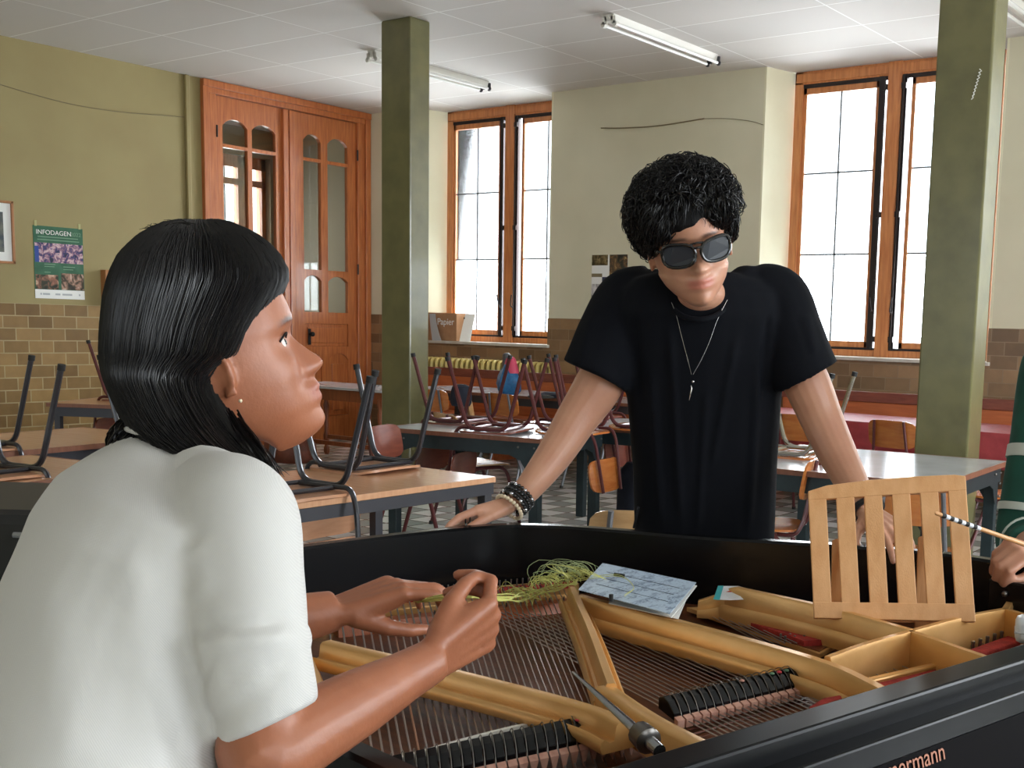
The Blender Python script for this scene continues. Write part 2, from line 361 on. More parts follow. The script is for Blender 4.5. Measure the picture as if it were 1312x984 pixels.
# reveals, splayed
def reveals(n, a, b, ba, bb, name):
    m = MB(); y0, y1 = BY, BY + .45
    m.loft([[V(a, y0 - .001, SILL), V(a, y0 - .001, CZ), V(a - .02, y0 - .001, CZ), V(a - .02, y0 - .001, SILL)], [V(ba, y1, SILL), V(ba, y1, CZ), V(a - .02, y1, CZ), V(a - .02, y1, SILL)]])
    m.loft([[V(b, y0 - .001, SILL), V(b, y0 - .001, CZ), V(b + .02, y0 - .001, CZ), V(b + .02, y0 - .001, SILL)], [V(bb, y1, SILL), V(bb, y1, CZ), V(b + .02, y1, CZ), V(b + .02, y1, SILL)]])
    struct(m, name, 'reveal', smooth=False)
reveals(1, W1[0], W1[1], -9.73, -7.95, 'trim_1'); reveals(2, W2[0], W2[1], -5.29, -3.34, 'trim_2'); reveals(3, W3[0], W3[1], -.9, .85, 'trim_3')
# tiles
struct(MB().span((LX, FY, 0), (LX + .012, 7.43, 1.485)), 'trim_4', 'tileL', smooth=False)
m = wall_grid(MB(), 'y', BY - .012, BY, LX, RX, 0, 1.485, [(a, b, SILL, 1.485) for a, b in (W1, W2, W3)]); struct(m, 'trim_5', 'tileB', smooth=False)
for i, (a, b) in enumerate((W1, W2, W3)):
    struct(MB().span((a - .03, BY - .05, SILL - .03), (b + .03, BY + .45, SILL)), 'trim_%d' % (6 + i), 'sill', bevel=.004)
# slightly raised pale paint band at the corner next to the door
struct(MB().span((LX, 7.24, 0), (LX + .035, 7.29, CZ)), 'trim_9', 'olive', bevel=.01)

def window(n, xa, xb, xm, bolts=True):
    r = thing('window_%d' % n, None, None, ((xa + xb) / 2, BY + .40, SILL)); r['kind'] = 'structure'
    y = BY + .40; T = .07
    f = MB(); top = CZ - .005
    f.span((xa, y - T, top - .115), (xb, y, top)); f.span((xa, y - T, SILL), (xa + .085, y, top)); f.span((xb - .085, y - T, SILL), (xb, y, top)); f.span((xa, y - T, SILL), (xb, y, SILL + .06))
    f.span((xm - .065, y - T - .02, SILL), (xm + .065, y, top)); f.span((xa + .02, y - T - .015, top - .10), (xb - .02, y - T, top - .02))
    f.build('window_frame', 'winwood', r, smooth=False, bevel=.004)
    for (a, b, side) in ((xa + .085, xm - .065, 1), (xm + .065, xb - .085, -1)):
        z0, z1 = SILL + .06, top - .115
        d = MB(); w = .03
        d.span((a, y - .065, z1 - .035), (b, y - .02, z1)); d.span((a, y - .065, z0), (b, y - .02, z0 + .02))
        bx = (b - .085, b) if side > 0 else (a, a + .085)
        d.span((bx[0], y - .075, z0), (bx[0] + .045, y - .03, z1)); d.cyl(V(sum(bx) / 2 + .02 * side, y - .095, z0 + .02), V(sum(bx) / 2 + .02 * side, y - .095, z1 - .02), .009, n=8)
        for zz in (z0 + .1, (z0 + z1) / 2, z1 - .1): d.box((sum(bx) / 2 + .02 * side, y - .088, zz), (.045, .02, .05))
        d.build('espagnolette_bolt', 'winmetal', r, smooth=False)
        h = MB(); zz = z0 + .33; h.tube(fillet([V(sum(bx) / 2 + .02 * side, y - .10, zz), V(sum(bx) / 2 + .02 * side, y - .14, zz + .02), V(sum(bx) / 2 + .02 * side - .02 * side, y - .15, zz + .14)], .02), .008, 6)
        h.build('window_handle', 'winmetal', r)
        sa, sb = (a, b - .085) if side > 0 else (a + .085, b)
        s = MB(); s.span((sa, y - .055, z1 - .09), (sb, y - .01, z1 - .03)); s.span((sa, y - .055, z0 + .02), (sb, y - .01, z0 + .075)); s.span((sa, y - .055, z0), (sa + .035, y - .01, z1)); s.span((sb - .035, y - .055, z0), (sb, y - .01, z1))
        s.build('sash', 'winwood', r, smooth=False, bevel=.003)
        g = MB(); mx = (sa + sb) / 2
        g.span((mx - .007, y - .045, z0 + .07), (mx + .007, y - .025, z1 - .08))
        for zz in (2.13, 2.87): g.span((sa + .03, y - .045, zz - .007), (sb - .03, y - .025, zz + .007))
        g.build('glazing_bar', 'lead', r, smooth=False)
        MB().span((sa + .03, y - .037, 2.13), (sb - .03, y - .033, z1 - .08)).build('clear_pane', 'glass', r, smooth=False)
        MB().span((sa + .03, y - .037, z0 + .07), (sb - .03, y - .033, 2.13)).build('frosted_pane', 'frost', r, smooth=False)
    return r
window(1, -9.73, -7.81, -8.77); window(2, -5.29, -3.34, -4.30); window(3, -.9, .85, -.02)

# ---- double door
door = thing('door_1', None, None, (LX, 8.55, 0)); door['kind'] = 'structure'
f = MB()
f.span((LX - .12, 7.43, 0), (LX + .05, 7.50, CZ - .005)); f.span((LX - .12, 7.50, 0), (LX + .02, 7.60, CZ - .03))
f.span((LX - .12, 9.59, 0), (LX + .05, 9.665, CZ - .005)); f.span((LX - .12, 9.49, 0), (LX + .02, 9.59, CZ - .03))
f.span((LX - .12, 7.43, CZ - .075), (LX + .06, 9.665, CZ - .004)); f.span((LX - .12, 7.45, CZ - .13), (LX + .03, 9.66, CZ - .07))
f.build('door_frame', 'door', door, smooth=False, bevel=.006)
def spandrel(mb, x0, x1, ya, yb, zt, rise, steps=8):
    # fills above an arch whose crown is at zt and springs at zt-rise
    ym = (ya + yb) / 2; h = (yb - ya) / 2
    prev = None
    for i in range(steps):
        t0, t1 = -1 + 2 * i / steps, -1 + 2 * (i + 1) / steps
        za = zt - rise * (abs(t0) ** 2.4); zb = zt - rise * (abs(t1) ** 2.4)
        a, b = ym + h * t0, ym + h * t1
        mb.loft([[V(x0, a, za), V(x0, b, zb), V(x0, b, zt + .001), V(x0, a, zt + .001)], [V(x1, a, za), V(x1, b, zb), V(x1, b, zt + .001), V(x1, a, zt + .001)]])
def leaf(ya, yb, panes, knob):
    l = MB(); x0, x1 = LX - .07, LX - .02; zt = CZ - .135
    (p0, p1), (p2, p3) = panes
    l.span((x0, ya, 0.02), (x1, p0, zt)); l.span((x0, p3, 0.02), (x1, yb, zt)); l.span((x0, p1, 1.49), (x1, p2, 3.45))
    l.span((x0, p0, 3.45), (x1, p3, zt)); [l.span((x0, a, z0_), (x1, b, z1_)) for a, b in panes for z0_, z1_ in ((3.155, 3.19), (1.90, 1.965))]; l.span((x0, p0, 1.36), (x1, p3, 1.49))
    l.span((x0, p0, 1.02), (x1, p3, 1.10)); l.span((x0, p0, 0.02), (x1, p3, .30)); l.span((x0, p1, .3), (x1, p2, 1.02))
    for a, b in panes:
        spandrel(l, x0, x1, a, b, 3.45, .075); spandrel(l, x0, x1, a, b, 1.90, .06); spandrel(l, x0, x1, a, b, 1.02, .07)
    # small moulding round each pane
    o = l.build('door_leaf', 'door', door, smooth=False, bevel=.003)
    q = MB(); q.span((x0 + .012, p0, 1.10), (x1 - .02, p3, 1.36))
    for a, b in panes: q.span((x0 + .012, a, .3), (x1 - .022, b, 1.02)); q.span((x0 + .012, a + .06, .36), (x1 - .012, b - .06, .90))
    q.span((x0 + .012, p0 + .05, 1.14), (x1 - .012, p3 - .05, 1.32))
    q.build('door_panel', 'door', o, smooth=False, bevel=.006)
    g = MB()
    for a, b in panes:
        for z0, z1 in ((3.19, 3.45), (1.965, 3.155), (1.49, 1.90)): g.span((x0 + .02, a - .005, z0 - .005), (x0 + .025, b + .005, z1 + .005))
    g.build('glass', 'doorglass', o, smooth=False)
    if knob:
        k = MB(); k.cyl((x1, knob, 1.24), (x1 + .045, knob, 1.24), .012); k.ball((x1 + .055, knob, 1.24), .028); k.span((x1, knob - .02, 1.12), (x1 + .004, knob + .02, 1.30)); k.build('door_handle', 'rubber', o)
    return o
leaf(7.60, 8.46, ((7.70, 8.005), (8.06, 8.365)), None); leaf(8.58, 9.49, ((8.735, 8.98), (9.075, 9.37)), 8.80)
MB().span((LX - .03, 8.44, 0.02), (LX + .02, 8.51, CZ - .135)).span((LX - .02, 8.53, .02), (LX + .01, 8.60, CZ - .135)).build('meeting_stile', 'door', door, smooth=False, bevel=.008)
h = MB()
for z in (.5, 2.0, 3.3): h.cyl((LX + .022, 7.605, z - .06), (LX + .022, 7.605, z + .06), .01); h.cyl((LX + .022, 9.485, z - .06), (LX + .022, 9.485, z + .06), .01)
h.build('hinge', 'winmetal', door)
# hall beyond the door : plain wall with one bright window
hx = LX - 2.2; M['hall'] = mat('hall_wall_paint', (176, 166, 136), .7)
struct(wall_grid(MB(), 'x', hx - .3, hx, 5.5, BY + .45, 0, CZ, [(9.05, 9.98, .9, 3.45)]), 'wall_hall', 'hall', smooth=False)
struct(MB().span((hx, BY + .35, 0), (LX - .3, BY + .45, CZ)), 'wall_hall_end', 'hall', smooth=False)
struct(MB().span((hx, 5.5, 0), (LX - .3, 5.6, CZ)), 'wall_hall_near', 'hall', smooth=False)
hw = thing('window_4', None, None, (hx, 9.5, 1)); hw['kind'] = 'structure'
f = MB(); f.span((hx - .2, 9.05, .9), (hx - .1, 9.12, 3.45)); f.span((hx - .2, 9.92, .9), (hx - .1, 9.98, 3.45)); f.span((hx - .2, 9.05, 3.3), (hx - .1, 9.98, 3.45)); f.span((hx - .2, 9.56, .9), (hx - .1, 9.76, 3.45)); f.span((hx - .2, 9.05, .9), (hx - .1, 9.98, 1.0)); f.span((hx - .2, 9.05, 3.08), (hx - .1, 9.98, 3.16))
f.build('window_frame', 'winwood', hw, smooth=False); MB().span((hx - .16, 9.38, .9), (hx - .14, 9.395, 3.4)).span((hx - .16, 9.1, 2.4), (hx - .14, 9.95, 2.42)).build('glazing_bar', 'lead', hw, smooth=False)
MB().span((hx - .152, 9.1, .95), (hx - .149, 9.95, 3.4)).build('clear_pane', 'glass', hw, smooth=False)

# ---- pillars
def pillar(x0, x1, y0, y1, label, n):
    m = MB().span((x0, y0, 0), (x1, y1, CZ)); o = struct(m, 'pillar', 'pillar', smooth=False, bevel=.012); o['kind'] = 'structure'; return o
p1 = pillar(-7.335, -7.0, 6.775, 6.99, 'x', 1); p2 = pillar(-2.668, -2.335, 6.77, 6.99, 'x', 2)
wm = MB(); y = 6.769
for k in range(9):
    z = 2.93 - k * .018; wm.tube([V(-2.405 - .004 * k, y, z), V(-2.392 - .005 * k, y - .0015, z - .012), V(-2.41 - .004 * k, y, z - .02)], .0035, 5)
tag(wm.build('chalk_scribble', 'white'), 'small white chalk scribble on the wide olive pillar at right', 'scribble')

# ---- pipes, cable
def cable(pts, r, lab, nm='wall_cable', m='cable'):
    return tag(MB().tube(catmull(pts, 5), r, 6).build(nm, m), lab, 'cable')
cable([ony(770, 164, BY - .012), ony(800, 164, BY - .014), ony(845, 161, BY - .02), ony(902, 152, BY - .015)], .006, 'old cable clipped across the cream wall between the two windows')
cable([ony(902, 152, BY - .006), ony(930, 152, BY - .006), ony(960, 155, BY - .006), ony(978, 160, BY - .006)], .003, 'thin stretch of wire running from the cable end to the right window recess')
cable([onx(0, 108, LX + .006), onx(40, 120, LX + .006), onx(90, 133, LX + .006), onx(150, 143, LX + .006), onx(236, 150, LX + .006)], .004, 'thin painted-over wire sagging across the olive wall above the poster')

# ---- fluorescent fittings
def lamp(xa, ya, xb, yb, label, two=True):
    a = V(xa, ya, CZ); b = V(xb, yb, CZ); d = (b - a).normalized(); n = V(-d.y, d.x, 0)
    t = thing('fluorescent_light_fitting', label, 'ceiling light', (a + b) / 2, 'bare fluorescent fittings on the ceiling')
    L = (b - a).length
    def fr(u, w, z): return a + d * u + n * w + V(0, 0, z)
    m = MB()
    for u0, u1 in ((0, L),): m.loft([[fr(u0, -.05, 0), fr(u0, .05, 0), fr(u0, .035, -.055), fr(u0, -.035, -.055)], [fr(u1, -.05, 0), fr(u1, .05, 0), fr(u1, .035, -.055), fr(u1, -.035, -.055)]])
    m.build('housing', 'white', t, smooth=False, bevel=.004)
    for w in (-.055, .055):
        MB().cyl(fr(.03, w, -.075), fr(L - .03, w, -.075), .014, n=12).build('lamp_tube', 'tube_lamp', t)
    for u in (0.0, L):
        for w in (-.055, .055):
            e = MB(); e.cyl(fr(u - .012 if u else u, w, -.075), fr(u if u else .03, w, -.075), .022, n=10); e.box(fr(u if u else .01, w * .75, -.045), (.02, .04, .055), Matrix.Rotation(math.atan2(d.y, d.x), 3, 'Z'))
            e.build('lamp_holder', 'darksteel' if u else 'white', t, smooth=False)
    return t
lamp(-5.60, 7.50, -5.60, 9.05, 'bare twin-tube fluorescent fitting on the ceiling above the standing man')
lamp(-8.19, 7.45, -8.19, 8.95, 'bare twin-tube fluorescent fitting on the ceiling, half hidden by the narrower pillar')
lamp(-2.85, 8.0, -2.85, 9.3, 'end of a bare fluorescent fitting on the ceiling past the wide pillar')

# ---- pictures and posters on the walls
pf = thing('framed_picture', 'wooden picture frame cut by the left edge, on the olive wall', 'picture', (LX, 5.3, 2.1))
f = MB(); y0, y1, z0, z1 = 5.02, 5.49, 1.83, 2.38
for a, b in (((y0, z0), (y1, z0 + .022)), ((y0, z1 - .022), (y1, z1)), ((y0, z0), (y0 + .022, z1)), ((y1 - .022, z0), (y1, z1))): f.span((LX, a[0], a[1]), (LX + .025, b[0], b[1]))
f.build('frame', 'framewood', pf, smooth=False, bevel=.003)
MB().span((LX, y0 + .02, z0 + .02), (LX + .006, y1 - .02, z1 - .02)).build('mount', 'paper', pf, smooth=False)
MB().span((LX + .006, y0 + .1, z0 + .1), (LX + .008, y1 - .09, z1 - .1)).build('print', mat('dark_photo_print', (60, 70, 76), .4, c2=(110, 110, 100), scale=14), pf, smooth=False)

def photo_mat(name, cols, scale, seed, rough=.35):
    t = NT(name); b = t.b; b.inputs['Roughness'].default_value = rough
    tc = t.node('ShaderNodeTexCoord'); mp = t.node('ShaderNodeMapping'); mp.inputs['Location'].default_value = (seed, seed * .7, 0); t.link(tc.outputs['Object'], mp.inputs[0])
    nz = t.node('ShaderNodeTexNoise'); nz.inputs['Scale'].default_value = scale; nz.inputs['Detail'].default_value = 3; nz.inputs['Distortion'].default_value = .8; t.link(mp.outputs[0], nz.inputs[0])
    r = t.node('ShaderNodeValToRGB'); e = r.color_ramp.elements
    while len(e) < len(cols): e.new(.5)
    for i, c in enumerate(cols): e[i].position = .3 + .42 * i / (len(cols) - 1); e[i].color = lin(c)
    t.link(nz.outputs[0], r.inputs[0]); t.link(r.outputs[0], b.inputs['Base Color']); return t.m
po = thing('green_poster', 'dark green folded poster with white heading and concert photos, on the olive wall', 'poster', (LX, 5.9, 1.86))
Y0, Y1, Z0, Z1 = 5.665, 6.135, 1.535, 2.19
MB().span((LX, Y0, Z0), (LX + .003, Y1, Z1)).build('sheet', mat('green_poster_paper', (44, 92, 66), .35, c2=(58, 108, 80), scale=10), po, smooth=False)
X = LX + .003
def fl(y0, y1, z0, z1, m, nm, d=.001): return MB().span((X, Y0 + y0 * (Y1 - Y0), Z0 + z0 * (Z1 - Z0)), (X + d, Y0 + y1 * (Y1 - Y0), Z0 + z1 * (Z1 - Z0))).build(nm, m, po, smooth=False)
fl(.0, 1, 0, .125, 'paper', 'white_footer')
fl(.02, .99, .50, .77, photo_mat('stage_photo', [(30, 40, 60), (60, 60, 110), (150, 110, 130), (220, 190, 190), (110, 90, 140)], 22, 3), 'stage_photo')
fl(.02, .1, .5, .72, mat('blue_print', (40, 70, 150), .4), 'blue_print', .0012)
fl(.02, .47, .13, .33, photo_mat('portrait_photo', [(26, 26, 22), (60, 60, 44), (150, 100, 80), (220, 190, 160)], 16, 9), 'portrait_photo')
fl(.53, .99, .13, .36, photo_mat('trumpet_photo', [(24, 20, 20), (70, 60, 44), (170, 130, 110), (226, 206, 190)], 16, 5), 'trumpet_photo')
text_obj('INFODAGEN', 'poster_heading', 'paper', (X + .0025, Y0 + .025, Z1 - .075), (0, 1, 0), (0, 0, 1), .058, po)
M['palegreen'] = mat('pale_green_print', (110, 150, 122), .4)
text_obj('2022', 'poster_year', 'palegreen', (X + .0025, Y0 + .352, Z1 - .075), (0, 1, 0), (0, 0, 1), .050, po)
for z, a, b in ((.845, .09, .9), (.805, .08, .92)): fl(a, b, z, z + .014, 'palegreen', 'poster_text_line', .0014)
for y, z, w, h in ((.2, .47, .22, .012), (.2, .44, .2, .01), (.2, .36, .12, .01), (.58, .445, .24, .012), (.58, .41, .2, .01)): fl(y, y + w, z, z + h, 'palegreen', 'poster_text_line', .0014)
for y, w in ((.10, .03), (.15, .14), (.4, .1), (.54, .2), (.88, .03)): fl(y, y + w, .05, .075, 'greypaper', 'footer_print', .002)
for y in (Y0 + .015, Y1 - .04): MB().span((LX, y, Z1 - .005), (LX + .0045, y + .022, Z1 + .045)).build('tape', mat('yellowed_tape', (176, 172, 120), .3), po, smooth=False)

p = thing('photo_poster', 'poster with dark photo collage on the cream wall behind the man\'s shoulder', 'poster', (-7.1, BY, 1.9))
yb = BY - .003; x0, x1, z0, z1 = -7.36, -6.91, 1.55, 2.135
MB().span((x0, yb, z0), (x1, BY, z1)).build('sheet', 'paper', p, smooth=False)
for a, b, c, d, m_ in ((0, .45, .82, 1, photo_mat('collage_photo', [(40, 34, 22), (90, 76, 44), (170, 150, 110)], 18, 2)), (.5, 1, .45, 1, photo_mat('collage_photo_two', [(24, 24, 22), (50, 50, 46), (120, 90, 60), (190, 170, 120)], 14, 8)), (.3, .72, .2, .62, photo_mat('collage_photo_three', [(24, 30, 60), (40, 50, 90), (80, 60, 50)], 12, 12)), (0, .3, .62, .68, 'cable'), (0, .4, 0, .5, photo_mat('collage_photo_four', [(110, 100, 90), (200, 196, 196), (230, 226, 224)], 16, 17))):
    MB().span((x0 + a * (x1 - x0), yb - .001, z0 + c * (z1 - z0)), (x0 + b * (x1 - x0), yb, z0 + d * (z1 - z0))).build('collage_photo', m_, p, smooth=False)
fc = MB(); cx_, cz_ = x0 + .5 * (x1 - x0), z0 + .5 * (z1 - z0)
fc.loft([[V(cx_ + .045 * math.cos(a), y_, cz_ + .065 * math.sin(a)) for a in np.linspace(0, 2 * PI, 20, endpoint=False)] for y_ in (yb, yb - .002)]); fc.build('printed_face', mat('print_skin', (200, 150, 126), .4), p, smooth=False)
fc = MB(); fc.loft([[V(cx_ + .052 * math.cos(a), y_, cz_ + .022 + .055 * math.sin(a)) for a in np.linspace(0, PI, 12)] for y_ in (yb, yb - .0025)]); fc.build('printed_hair', 'rubber', p, smooth=False)

wb = thing('wall_box', 'shallow orange wooden box on the olive wall beside the poster', 'box', (LX, 6.5, 1.6))
MB().span((LX, 6.30, 1.49), (LX + .09, 6.9, 1.825)).build('case', 'framewood', wb, smooth=False, bevel=.006); MB().span((LX + .09, 6.33, 1.52), (LX + .095, 6.87, 1.80)).build('lid', 'bench', wb, smooth=False, bevel=.004)

# ---- cardboard box + papers on the left sill
cb = thing('cardboard_box', 'brown cardboard box marked Papier on the left window sill', 'box', (-9.3, BY + .1, SILL))
def sp(px, py, y): return ony(px, py, y)
q = sp(549, 400, BY + .02); q2 = sp(585, 400, BY + .02)
MB().span((q.x - .35, BY + .02, SILL), (q2.x, BY + .26, SILL + .31)).build('carton', 'card', cb, smooth=False, bevel=.004)
MB().span((q.x - .33, BY + .03, SILL + .31), (q2.x - .02, BY + .25, SILL + .314)).build('box_lid', 'card', cb, smooth=False)
text_obj('Papier', 'box_lettering', 'paper', (q2.x - .30, BY + .018, SILL + .18), (1, 0, 0), (0, 0, 1), .105, cb, .001)
pp = thing('white_paper_sheet', 'white sheet leaning against the brown carton on the sill', 'paper', (q2.x + .1, BY + .0, SILL))
a, b = sp(586, 437, BY + .06), sp(602, 437, BY + .10); c, d = sp(609, 399, BY + .20), sp(588, 398, BY + .14)
MB().plate([V(a.x, a.y, SILL), V(b.x, b.y, SILL), V(c.x, c.y, SILL + .31), V(d.x, d.y, SILL + .31)], V(0, .003, 0), 1).build('sheet', 'paper', pp, smooth=False)
MB().box((d.x + .07, d.y - .004, SILL + .26), (.05, .002, .02)).build('printed_mark', 'rubber', pp, smooth=False)
gp = []
for i in range(9):
    t = i / 8; gp.append((sp(551 + 3 * t, 400 + 34 * t, BY - .0).x + .03 * t, BY - .012 - .02 * math.sin(t * 1.5), SILL + .30 * (1 - t)))
m = MB()
L = [[V(x, y, z), V(x + .10 + .05 * (i / 8) ** 2, y - .006, z), V(x + .10 + .05 * (i / 8) ** 2, y - .003, z), V(x, y + .003, z)] for i, (x, y, z) in enumerate(gp)]
m.loft(L); tag(m.build('curled_paper', 'greypaper'), 'grey curled paper hanging down in front of the carton marked Papier', 'paper')

# ---- radiator and bench along the back wall
rd = thing('radiator', 'cream cast-iron column radiator below the left window', 'radiator', (-8.7, BY - .12, 0))
for i in range(26):
    x = -9.75 + i * .077
    m = MB(); m.tube(fillet([V(x, BY - .19, .15), V(x, BY - .19, 1.0), V(x, BY - .07, 1.0), V(x, BY - .07, .15), V(x, BY - .19, .15)], .04, 3), .026, 6, cap=False); m.build('radiator_column', 'radiator', rd) if i % 25 else m.span((x - .02, BY - .19, 0), (x + .02, BY - .07, .16)).build('radiator_column', 'radiator', rd)
MB().cyl((-9.78, BY - .13, .22), (-7.72, BY - .13, .22), .02).build('pipe', 'radiator', rd)
def bench(x0, x1, lab):
    t = thing('wall_bench', lab, 'bench', ((x0 + x1) / 2, BY - .35, 0), 'wooden benches along the window wall')
    y = BY - .30
    MB().span((x0, y - .38, .42), (x1, y, .46)).build('seat', 'bench', t, smooth=False, bevel=.006)
    n = int((x1 - x0) / 1.25)
    for k in range(n):
        a = x0 + (x1 - x0) * k / n + .012; b = x0 + (x1 - x0) * (k + 1) / n - .012
        MB().span((a, y, .44), (b, y + .025, .83)).build('back_panel', 'bench', t, smooth=False, bevel=.004)
        MB().span((a, y - .36, 0), (a + .05, y, .42)).build('leg', 'bench', t, smooth=False)
    MB().span((x0, y - .01, .83), (x1, y + .035, .92)).build('top_rail', 'plydark', t, smooth=False, bevel=.006)
bench(-9.7, -6.6, 'orange wooden bench in front of the cream radiator'); bench(-6.3, .4, 'long orange wooden bench along the tiled wall behind the pink-topped table')
# ============================================================ FURNITURE
def make_chair(tube, ply, label, group):
    """upright chair at the origin, facing +X; seat top at z=.455"""
    t = local_thing('school_chair', label, 'chair', group)
    m = MB()
    for s in (-1, 1):
        y = s * .185
        m.tube(fillet([V(.25, y * 1.08, 0), V(.135, y, .43), V(-.12, y, .43), V(-.25, y * 1.08, 0)], .07, 6), .0125, 8)
    m.tube([V(.11, -.185, .43), V(.11, .185, .43)], .010, 6); m.tube([V(-.10, -.185, .43), V(-.10, .185, .43)], .010, 6)
    m.build('leg_frame', tube, t)
    for s in (-1, 1):
        b = MB(); y = s * .150; b.tube(fillet([V(.10, y, .432), V(-.20, y, .425), V(-.235, y * .95, .50), V(-.285, y * .8, .80)], .05, 5), .0105, 8); b.build('back_tube', tube, t)
    for s in (-1, 1):
        for x in (.25, -.25): c = MB(); c.cyl((x * 1.005, s * .185 * 1.08, -.002), (x * .985, s * .185 * 1.077, .022), .0155, n=10); c.build('foot_cap', 'rubber', t)
    # seat, softly rounded, curved
    s_ = MB(); nx, ny = 8, 8; top = []; bot = []
    def sp_(u, v):
        x = .20 * u; y = .195 * v; k = (abs(u) ** 5 + abs(v) ** 5) ** .2; k0 = max(abs(u), abs(v)); f_ = k0 / k if k > 1e-6 else 1
        return V(x * f_, y * f_, .447 + .010 * (v * v) * .6 - .010 * max(0, u - .5) ** 2 * 4)
    vs = []; fs = []
    for lay, dz in ((0, .0), (1, -.011)):
        for i in range(nx + 1):
            for j in range(ny + 1): p_ = sp_(-1 + 2 * i / nx, -1 + 2 * j / ny); p_.z += dz + .004; vs.append(p_)
    N = (nx + 1) * (ny + 1)
    for i in range(nx):
        for j in range(ny):
            a = i * (ny + 1) + j; fs.append((a, a + 1, a + ny + 2, a + ny + 1)); fs.append((N + a, N + a + ny + 1, N + a + ny + 2, N + a + 1))
    ed = [j for j in range(ny + 1)] + [i * (ny + 1) + ny for i in range(1, nx + 1)] + [nx * (ny + 1) + j for j in range(ny - 1, -1, -1)] + [i * (ny + 1) for i in range(nx - 1, 0, -1)]
    for k in range(len(ed)): a, b_ = ed[k], ed[(k + 1) % len(ed)]; fs.append((a, b_, N + b_, N + a))
    s_.add(vs, fs); s_.build('seat', ply, t)
    # backrest : curved ply with rounded corners
    r = MB(); vs = []; fs = []; nu, nv = 12, 6
    for lay in (0, 1):
        for i in range(nu + 1):
            for j in range(nv + 1):
                u, v = -1 + 2 * i / nu, -1 + 2 * j / nv; k = (abs(u) ** 5 + abs(v) ** 5) ** .2; k0 = max(abs(u), abs(v)); f_ = k0 / k if k > 1e-6 else 1
                u2, v2 = u * f_, v * f_; y = .195 * u2; z = .70 + .10 * v2
                x = -.262 - (z - .70) * .17 + .030 * (u2 * u2) + (.011 if lay else 0); vs.append(V(x, y, z))
    N = (nu + 1) * (nv + 1)
    for i in range(nu):
        for j in range(nv):
            a = i * (nv + 1) + j; fs.append((a, a + 1, a + nv + 2, a + nv + 1)); fs.append((N + a, N + a + nv + 1, N + a + nv + 2, N + a + 1))
    ed = [j for j in range(nv + 1)] + [i * (nv + 1) + nv for i in range(1, nu + 1)] + [nu * (nv + 1) + j for j in range(nv - 1, -1, -1)] + [i * (nv + 1) for i in range(nu - 1, 0, -1)]
    for k in range(len(ed)): a, b_ = ed[k], ed[(k + 1) % len(ed)]; fs.append((a, b_, N + b_, N + a))
    r.add(vs, fs); r.build('backrest', ply, t)
    return t
PROTO = {}
def chair(tube, ply, x, y, rz, label, group, inv=None, rx=0):
    key = (tube, ply)
    if key not in PROTO:
        PROTO[key] = make_chair(tube, ply, label, group); c = PROTO[key]
    else: c = copy_tree(PROTO[key])
    c['label'] = label; c['group'] = group
    if inv is not None: c.matrix_world = Matrix.Translation((x, y, inv + .4565)) @ Matrix.Rotation(rz, 4, 'Z') @ Matrix.Rotation(PI, 4, 'X')
    else: c.matrix_world = Matrix.Translation((x, y, 0)) @ Matrix.Rotation(rz, 4, 'Z')
    return c

def table(cx, cy, lx, ly, rz, h, topm, legm, label, group=None, edge=None, gusset=False, legs=.045, name='school_table', inset=.03, apron=.07):
    t = local_thing(name, label, 'table', group)
    MB().box((0, 0, h - .0125), (lx, ly, .025)).build('tabletop', topm, t, smooth=False, bevel=.003)
    if edge:
        e = MB(); w = .006
        e.box((lx / 2 + w / 2, 0, h - .0125), (w, ly + 2 * w, .027)); e.box((-lx / 2 - w / 2, 0, h - .0125), (w, ly + 2 * w, .027)); e.box((0, ly / 2 + w / 2, h - .0125), (lx, w, .027)); e.box((0, -ly / 2 - w / 2, h - .0125), (lx, w, .027)); e.build('edge_band', edge, t, smooth=False)
    a = MB(); ix, iy = lx / 2 - inset, ly / 2 - inset; zz = h - .026 - apron / 2
    for s in (-1, 1): a.box((s * ix, 0, zz), (.02, 2 * iy, apron)); a.box((0, s * iy, zz), (2 * ix, .02, apron))
    a.build('apron', legm, t, smooth=False)
    for sx in (-1, 1):
        for sy in (-1, 1):
            l = MB().box((sx * (ix - legs / 2), sy * (iy - legs / 2), (h - .027) / 2), (legs, legs, h - .027))
            l.build('leg', legm, t, smooth=False, bevel=.003)
            if gusset:
                g = MB(); x, y = sx * (ix - legs), sy * iy; g.plate([V(x, y, h - .03), V(x - sx * .17, y, h - .03), V(x - sx * .17, y, h - .1), V(x - sx * .06, y, h - .14), V(x, y, h - .23)], V(0, sy * .004, 0), 1)
                x, y = sx * ix, sy * (iy - legs); g.plate([V(x, y, h - .03), V(x, y - sy * .17, h - .03), V(x, y - sy * .17, h - .1), V(x, y - sy * .06, h - .14), V(x, y, h - .23)], V(sx * .004, 0, 0), 1); g.build('corner_bracket', legm, t, smooth=False)
                for px_, py_, pz_ in [(ix - .02, iy + .012, .06), (ix - .02, iy + .012, .12), (ix - .02, iy + .012, .19), (ix + .012, iy - .02, .06), (ix + .012, iy - .02, .12), (ix + .012, iy - .02, .19), (ix - .13, iy + .014, .06), (ix + .014, iy - .13, .06)]:
                    MB().ball((sx * px_, sy * py_, h - pz_), .007, 8, 6).build('bolt', 'pin', t)
    t.matrix_world = Matrix.Translation((cx, cy, 0)) @ Matrix.Rotation(rz, 4, 'Z'); return t
TOP = .75
